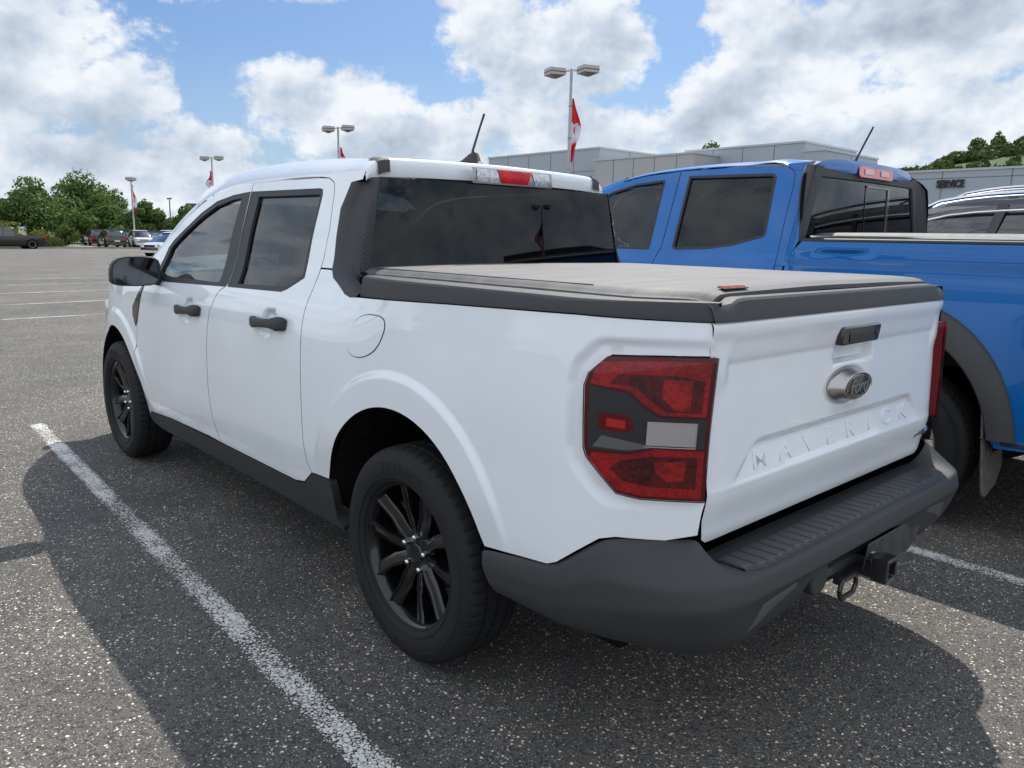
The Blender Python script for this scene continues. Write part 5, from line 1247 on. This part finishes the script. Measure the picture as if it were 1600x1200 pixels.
SS = block('service_building', 'long low grey building carrying the SERVICE sign', -12, 19.5, -58, -47.8, 5.6, PANEL, 3.6, (.93,))
SGN = text('sign_lettering', 'SERVICE', .62, mat('sign_black', (.012, .014, .018), .4), SS, frame((15.4, -47.72, 4.86), (-1, 0, 0), (0, 0, 1)) @ Matrix.Diagonal((.66, .95, 1, 1)), .05, bold=.022)
for t, x0, x1, y1 in ((SA, 38.6, 50.8, -42.7), (SS, -10, 18.5, -47.8), (SB, 29.8, 37.6, -42.0)):
    b = B()
    n = max(1, int((x1 - x0) / 2.4))
    for k in range(n): b.box((x0 + (k + .5) * (x1 - x0) / n, y1 + .02, 1.6), ((x1 - x0) / n - .15, .06, 2.8))
    b.build('shop_window', mat('shop_glass', (.02, .025, .03), .05, coat=1), t)
b = B(); b.box((44.5, -42.3, 7.95), (1.6, .25, .75)); 

# ------------------------------------------------------------------ light poles and flags
POLE = mat('pole_grey', (.40, .41, .42), .45, metal=.3); HEAD = mat('lamp_head_grey', (.42, .43, .44), .45); STRP = mat('brown_stripe', (.20, .06, .05), .5); LENS = mat('lamp_lens', (.16, .13, .11), .2, coat=.6)
RED = mat('flag_red', (.68, .02, .025), .8, bump=.4, bscale=6); FWH = mat('flag_white', (.72, .70, .78), .8, bump=.4, bscale=6); FBL = mat('flag_blue', (.03, .05, .20), .8)
def light_pole(label, x, y, H, heads=2, rz=0.0, sc=1.0, base=None):
    t = thing('light_pole', label, 'light pole', (x, y, gz(x) if base is None else base), rz, 'light poles with flags')
    b = B().tube([(0, 0, 0), (0, 0, H * .5), (0, 0, H + .05)], [.10 * sc, .085 * sc, .07 * sc], 8); b.box((0, 0, .05), (.4, .4, .1)); b.build('pole', POLE, t, smooth=True, local=True)
    b = B()
    for z in (.35, .5, .66, .82): b.lathe([(.095 * sc, 0), (.095 * sc, .03)], 12, 'z', (0, 0, H * z))
    b.build('pole_band', SEAM, t, local=True)
    for s in ((-1, 1) if heads == 2 else (0,)):
        cx = s * .85 * sc if heads == 2 else 0
        z0 = H - .05
        b = B(); b.box((cx, 0, z0), (.82 * sc, .82 * sc, .34 * sc), rz=PI / 4); hd = b.build('lamp_head', HEAD, t, local=True, bevel=.02)
        b = B(); b.box((cx, 0, z0 - .02), (.832 * sc, .832 * sc, .05 * sc), rz=PI / 4); b.build('head_stripe', STRP, hd, local=True)
        b = B(); V = [(cx + .40 * sc * math.cos(a) * 1.2, .40 * sc * math.sin(a) * 1.2, z0 - .17 * sc) for a in (0, PI / 2, PI, 3 * PI / 2)] + [(cx + .12 * math.cos(a), .12 * math.sin(a), z0 - .30 * sc) for a in (0, PI / 2, PI, 3 * PI / 2)]
        b.add(V, [(0, 1, 5, 4), (1, 2, 6, 5), (2, 3, 7, 6), (3, 0, 4, 7), (4, 5, 6, 7)]); b.build('lamp_lens', LENS, hd, local=True)
        if s: b = B(); b.box((cx * .45, 0, z0 + .02), (.55 * sc, .07, .07)); b.build('arm', POLE, t, local=True)
    return t
def flag(label, x, y, z1, z0, w, rz, seed=0, us=False, bulge=.75):
    """limp flag hanging down a pole; bands run down its length"""
    t = thing('flag', label, 'flag', (x, y, z0), rz, 'flags on the light poles'); nu, nv = 16, 30; V = []; F = []; FM = []; H = z1 - z0
    for j in range(nv + 1):
        v = j / nv
        wd = w * (.12 + bulge * math.exp(-((v - .48) / .24) ** 2) + .10 * math.sin(v * 9 + seed))
        for i in range(nu + 1):
            u = i / nu; V.append((.09 + wd * u, .10 * math.sin(u * 9 + v * 5 + seed) * (1 - .4 * u) + .05 * math.sin(v * 17), H * (1 - v) - .25 * u * wd * (1 - v)))
    for j in range(nv):
        v = (j + .5) / nv
        for i in range(nu):
            a = j * (nu + 1) + i; F.append((a, a + 1, a + nu + 2, a + nu + 1)); u = (i + .5) / nu
            if us: FM.append(2 if (v < .4 and u < .5) else (int(u * 9) % 2))
            else:
                e = .02 * math.sin(u * 7); leaf = abs(v - .50) + .55 * abs(u - .30) < .085 + .02 * math.cos(i * 2.5)
                FM.append(0 if (v < .36 + e + .05 * u or v > .70 + e or leaf) else 1)
    mobj('flag_cloth', V, F, RED, t, smooth=True, local=True, mats=[RED, FWH, FBL], fmat=FM)
    return t
light_pole('nearest light pole with two box lamps, rising behind the white pickup roof', 25.81, -26.51, 9.45, rz=math.radians(25))
flag('largest red and white maple leaf flag, on the nearest light pole', 25.86, -26.56, 8.15, 5.10, .62, math.radians(-130), 0)
light_pole('second nearest light pole, left of the white pickup roof antenna', 50.13, -27.48, 9.15, rz=math.radians(25))
flag('narrow red and white flag on the second nearest light pole', 50.2, -27.55, 7.6, 5.9, .55, math.radians(-120), 1)
light_pole('third light pole, over the windscreen pillar of the white pickup', 77.18, -28.70, 9.0, rz=math.radians(30))
flag('red and white flag on the third light pole, over the windscreen pillar', 77.2, -28.72, 7.3, 4.9, .7, math.radians(65), 2)
light_pole('slim light pole with one lamp, standing at the kerb before the trees', 84.6, -23.2, 6.9, heads=1, sc=.95, base=-.36)
flag('long thin red and white flag on the slim kerbside light pole', 84.6, -23.2, 5.9, 2.7, .55, math.radians(-100), 3, bulge=.5)
b = B(); b.box((0, 0, .42), (.85, .85, .84)); q = tag(b.build('pole_footing', mat('footing_concrete', (.24, .21, .18), .9), bevel=.04), 'square concrete block at the foot of the slim light pole', 'concrete block'); q.location = (83.4, -22.9, -.36)
light_pole('light pole outside the photo, mirrored in the rear window', -47.5, -49.5, 9.6, rz=math.radians(-45)); flag('striped flag outside the photo, mirrored in the rear window', -47.4, -49.4, 8.2, 5.0, 1.3, math.radians(135), 5, us=True)
light_pole('light pole outside the photo, mirrored in the rear side window', 42, 15.5, 9, rz=.3)
t = thing('mast_light', 'very thin tall mast light far behind the trees', 'mast light', (140.2, -45.6, -.5)); b = B().tube([(0, 0, 0), (0, 0, 7.3)], [.16, .09], 6); b.build('pole', SEAM, t, local=True); b = B(); b.box((0, 0, 7.3), (1.6, .4, .22)); b.build('lamp_head', SEAM, t, local=True)
t = thing('box_sign', 'dark square sign on a post above the far trees', 'sign', (119.5, -42.0, -.5)); b = B(); b.box((0, 0, 5.35), (.5, 1.9, 1.2), rz=-.3); b.build('sign_box', mat('sign_dark', (.07, .075, .08), .6), t, local=True, bevel=.05); b = B(); b.tube([(0, 0, 0), (0, 0, 5.0)], .15, 8); b.build('post', SEAM, t, local=True)
# fence
t = thing('fence', 'white board fence behind the parked cars, dark rail along its top', 'fence', (93.5, -26, -.4)); b = B(); p0, p1 = Vector((94.6, -21.2, 0)), Vector((90, -44, 0)); d = (p1 - p0).normalized(); ang = math.atan2(d.y, d.x); Lf = (p1 - p0).length
c = (p0 + p1) / 2; b.box((c.x, c.y, .35), (Lf, .06, 1.5), rz=ang); b.build('fence_board', mat('fence_white', (.52, .54, .53), .7, var=.1), t); b = B(); b.box((c.x, c.y, 1.24), (Lf, .10, .22), rz=ang); b.build('fence_rail', mat('fence_dark', (.05, .055, .06), .7), t)
for k in range(12):
    q = p0 + d * (Lf * k / 11); b = B(); b.box((q.x - .06, q.y, .42), (.09, .09, 1.66)); b.build('fence_post', POLE, t)

# ------------------------------------------------------------------ other vehicles
def vehicle(name, label, cat, loc, head, L, W, H, paint, kind='suv', seed=0, lod=1, rails=False, group='cars parked in the far part of the lot', cab=None):
    t = thing(name, label, cat, loc, math.radians(head), group); w = W / 2
    hb = {'suv': .60, 'car': .60, 'pickup': .60}[kind]; bz = H * hb
    xs = np.array([-.5, -.495, -.47, -.36, -.2, 0, .2, .30, .40, .465, .49, .5]) * L
    wf = [.80, .86, .93, .985, 1, 1, 1, .99, .965, .90, .80, .72]
    tz = {'suv': [.40, .56, .60, .605, .60, .595, .585, .58, .565, .53, .46, .38], 'car': [.42, .60, .66, .66, .63, .61, .60, .575, .53, .47, .42, .35], 'pickup': [.58, .60, .60, .60, .60, .60, .60, .60, .59, .57, .50, .40]}[kind]
    P = []
    for x, f, z in zip(xs, wf, tz):
        ww = w * f; top = H * z; P.append([(x, s * ww * a, zz) for s, seq in ((1, ((.60, .22), (.93, .24), (.985, .34), (1.0, .30 * H + .1), (1.0, top - .16), (.975, top - .06), (.93, top - .01), (.5, top + .015))), ) for a, zz in seq] + [(x, 0, top + .02)] +
                 [(x, -ww * a, zz) for a, zz in ((.5, top + .015), (.93, top - .01), (.975, top - .06), (1.0, top - .16), (1.0, .30 * H + .1), (.985, .34), (.93, .24), (.60, .22))])
    b = B().grid(P); n = len(P[0]); b.add(P[0], [tuple(range(n))]); b.add(P[-1], [tuple(range(n))]); body = b.build('body', paint, t, smooth=True, sharp=42, local=True)
    if kind == 'suv': RL = [(-.488, .60), (-.455, .80), (-.40, .955), (-.25, .993), (-.05, 1.0), (.06, .985), (.13, .945), (.30, .585)]
    elif kind == 'car': RL = [(-.45, .64), (-.34, .82), (-.20, .96), (-.05, 1.0), (.05, .985), (.12, .92), (.33, .575)]
    else: RL = [(-.115, .60), (-.095, .93), (-.05, .985), (.05, 1.0), (.11, .985), (.16, .94), (.285, .60)]
    RL = smoothpoly([(a * L, c * H) for a, c in RL], 1, closed=False)
    bl = lambda x: float(np.interp(x, xs, np.array(tz) * H)) - .03
    def yroof(z): return w * (.955 - .235 * max(0, (z - bz)) / (H - bz))
    P = []
    for x, z in RL:
        z0 = min(bl(x), z); row = []
        for s in (1, -1):
            seq = [(yroof(z0) * s, z0), (yroof((z0 + z) / 2) * s, (z0 + z) / 2), (yroof(z) * s, z - .05 if z - .05 > z0 else z), ((yroof(z) - .06) * s, z)]
            row += seq if s > 0 else seq[::-1]
        P.append([(x, y, zz) for y, zz in row])
    b = B().grid(P); b.build('window_glass', MATS.get('car_glass') or mat('car_glass', (.015, .018, .022), .03, coat=1, spec=.8), t, smooth=True, sharp=50, local=True)
    P = [];  # painted roof skin
    for x, z in RL:
        if z > H * .925:
            yy = yroof(z); P.append([(x, yy + .004, z - .075), (x, yy + .002, z - .04), (x, yy - .045, z + .006), (x, yy * .5, z + .022), (x, 0, z + .028), (x, -yy * .5, z + .022), (x, -yy + .045, z + .006), (x, -yy - .002, z - .04), (x, -yy - .004, z - .075)])
    if len(P) > 1: B().grid(P).build('roof', paint, t, smooth=True, local=True)
    def pillar(xa, xb, wd, m_, nm='pillar'):
        for s in (1, -1):
            b = B(); Q = []
            for u in (0, .25, .5, .75, 1):
                x = xa + (xb - xa) * u; zt = float(np.interp(xb, RL[:, 0], RL[:, 1])) - .03; z0 = bl(xa) - .01; z = z0 + (zt - z0) * u; y = s * (yroof(z) + .008); Q.append([(x - wd / 2, y, z), (x + wd / 2, y, z)])
            b.grid(Q); b.build(nm, m_, t, smooth=True, local=True)
    if kind == 'suv': pillar(.30 * L, .115 * L, .07, paint); pillar(.03 * L, .0, .07, GBLACK); pillar(-.19 * L, -.20 * L, .07, GBLACK); pillar(-.36 * L, -.34 * L, .13, paint); pillar(-.475 * L, -.43 * L, .10, paint)
    elif kind == 'car': pillar(.32 * L, .11 * L, .06, paint); pillar(.02 * L, -.01 * L, .06, GBLACK); pillar(-.38 * L, -.24 * L, .14, paint)
    else: pillar(.28 * L, .15 * L, .06, paint); pillar(.06 * L, .05 * L, .06, paint); pillar(-.10 * L, -.085 * L, .09, paint)
    R = .36 if kind != 'car' else .33
    if kind == 'pickup': R = .40
    for fx in (-.30, .305):
        for s in (1, -1):
            b = B().lathe([(.0, 0.0), (R * .98, .0), (R * 1.17, .0), (R * 1.17, -.1)], 28, 'y', (fx * L, s * (w * .998), R)); 
            b.V = [(x, s * (w * 1.002 + (0 if abs(y - s * w * .998) < .02 else -.08)), z) for x, y, z in b.V]; b.build('wheel_arch', DARK, t, local=True)
            b = B(); c = (fx * L, s * (w - .10), R); b.lathe([(R * .63, .09 * s), (R * .72, .115 * s), (R * .9, .11 * s), (R, .08 * s), (R, -.10 * s), (R * .6, -.11 * s)], 32, 'y', c); wl = b.build('wheel', RUBBER, t, smooth=True, local=True)
            b = B().lathe([(.001, .095 * s), (.05, .10 * s), (R * .15, .085 * s)], 12, 'y', c)
            for k in range(6):
                a = k * PI / 3 + .3; b.box((c[0] + math.cos(a) * R * .36, c[1] + .085 * s, c[2] + math.sin(a) * R * .36), (R * .55, .03, R * .15), ry=-a)
            b.lathe([(R * .58, .10 * s), (R * .66, .105 * s), (R * .66, .02 * s)], 32, 'y', c); b.build('rim', SILVER, wl, smooth=True, sharp=30, local=True)
    for s in (1, -1):
        b = B(); b.box((.478 * L, s * w * .66, H * (.46 if kind != 'pickup' else .50)), (.10, w * .36, H * .085), rz=-s * .45); b.build('headlight', LAMPSIL, t, local=True, bevel=.02)
        b = B(); b.box((-.488 * L, s * w * .78, H * .52), (.08, w * .26, H * .11 if kind != 'pickup' else H * .17), rz=s * .25); b.build('tail_light', REDIN, t, local=True, bevel=.02)
        b = B(); b.box((.235 * L if kind != 'pickup' else .245 * L, s * (w + .08), bz + .03), (.12, .18, .13)); b.build('side_mirror', paint, t, local=True, bevel=.03)
    b = B(); b.box((.492 * L, 0, H * .40), (.06, W * .45, H * .13)); b.build('grille', GBLACK, t, local=True, bevel=.02)
    b = B(); b.box((0, 0, .30), (L * .93, W * .9, .16)); b.build('lower_trim', BLACKP, t, local=True, bevel=.03)
    if kind == 'pickup':
        b = B(); b.box((-.30 * L, 0, H * .60 - .02), (L * .35, W * .84, .10)); b.build('bed_floor', DARK, t, local=True)
        b = B(); b.box((-.515 * L, 0, H * .30), (.14, W * .9, .16)); b.build('bumper', BLACKP, t, local=True, bevel=.02)
    if kind != 'pickup' and lod < 2:
        b = B(); b.box((-.497 * L, 0, H * .36), (.03, .5, .13)); b.build('number_plate', FWH, t, local=True)
    return t, yroof, bl, RL
PBLK = mat('black_paint', (.008, .007, .009), .3, coat=.5); PGRN = mat('olive_paint', (.040, .050, .025), .3, coat=1, metal=.3); PRED = mat('red_paint', (.10, .012, .012), .3, coat=1)
PWHT = mat('white_car_paint', (.66, .68, .70), .3, coat=1); PGRY = mat('charcoal_paint', (.055, .055, .058), .28, coat=1, metal=.4); PDK = mat('dark_silver_paint', (.10, .095, .095), .28, coat=1, metal=.5)
GRP = 'cars parked in the far part of the lot'
vehicle('pickup_truck', 'black pickup at the left edge in front of yellow shrubs', 'pickup truck', (77.6, -10.6, gz(77.6)), 96, 5.9, 2.0, 1.88, PBLK, 'pickup')
vehicle('suv', 'olive green suv seen from behind, left of the slim light pole', 'suv', (83.0, -20.5, -.35), -2, 4.6, 1.88, 1.72, PGRN)
vehicle('suv', 'dark red suv half hidden behind the olive green suv', 'suv', (90.5, -21.0, -.35), -4, 4.6, 1.88, 1.72, PRED)
vehicle('parked_car', 'dark red car peeping between the olive suv and the white suv', 'car', (89.5, -23.6, -.35), -5, 4.5, 1.8, 1.5, PRED, 'car')
vehicle('suv', 'white suv facing the camera, right of the slim light pole', 'suv', (83.2, -23.3, -.35), 172, 4.5, 1.85, 1.70, PWHT)
vehicle('suv', 'white suv farthest right, behind the low white car', 'suv', (83.0, -26.0, -.35), 150, 4.6, 1.85, 1.75, PWHT)
vehicle('parked_car', 'dark car between the two white suvs', 'car', (91.5, -26.8, -.35), 176, 4.6, 1.85, 1.6, PBLK, 'car')
vehicle('parked_car', 'low white car with dark wheels, nose past the white pickup mirror', 'car', (49.4, -15.3, gz(49)), 118, 4.5, 1.85, 1.50, PWHT, 'car')
t1, yr, bl1, RL1 = vehicle('suv', 'charcoal suv with bright window strip and silver roof rails, beyond the blue pickup', 'suv', (.05, -5.52, 0), 0, 5.0, 1.98, 1.76, PDK, group='suvs parked beyond the blue pickup')
t2, yr2, bl2, RL2 = vehicle('suv', 'farther dark suv with a taller roofline, last in the near row', 'suv', (.75, -8.25, 0), 0, 5.2, 2.05, 1.98, PGRY, group='suvs parked beyond the blue pickup')
for t, yf, RLx, H in ((t1, yr, RL1, 1.76), (t2, yr2, RL2, 1.98)):
    for s in (1, -1):
        pts = [(x, s * (yf(H) - .07), float(np.interp(x, RLx[:, 0], RLx[:, 1])) + .055) for x in np.linspace(-1.9, .50, 14)]
        pts = [(pts[0][0] - .12, pts[0][1], pts[0][2] - .05)] + pts + [(pts[-1][0] + .16, pts[-1][1], pts[-1][2] - .075)]
        b = B().tube(pts, .019, 8); b.build('roof_rail', CHROME, t, smooth=True, local=True)
        pts = [(x, s * (yf(H * .955) + .012), float(np.interp(x, RLx[:, 0], RLx[:, 1])) - .085) for x in np.linspace(-1.9, .58, 14)]
        b = B().tube(pts, .011, 6); b.build('window_strip', CHROME, t, smooth=True, local=True)
        pts = [(x, s * (yf(H * .62) + .004), bl1(x) + .035 if H < 1.9 else bl2(x) + .035) for x in np.linspace(-1.9, 1.3, 14)]
        b = B().tube(pts, .010, 6); b.build('belt_moulding', CHROME, t, smooth=True, local=True)

nb = block('workshop', 'low dark workshop outside the photo, mirrored in the rear window', -75, -52, -84, -66, 7.0, mat('workshop_wall', (.10, .10, .10), .7), 4)
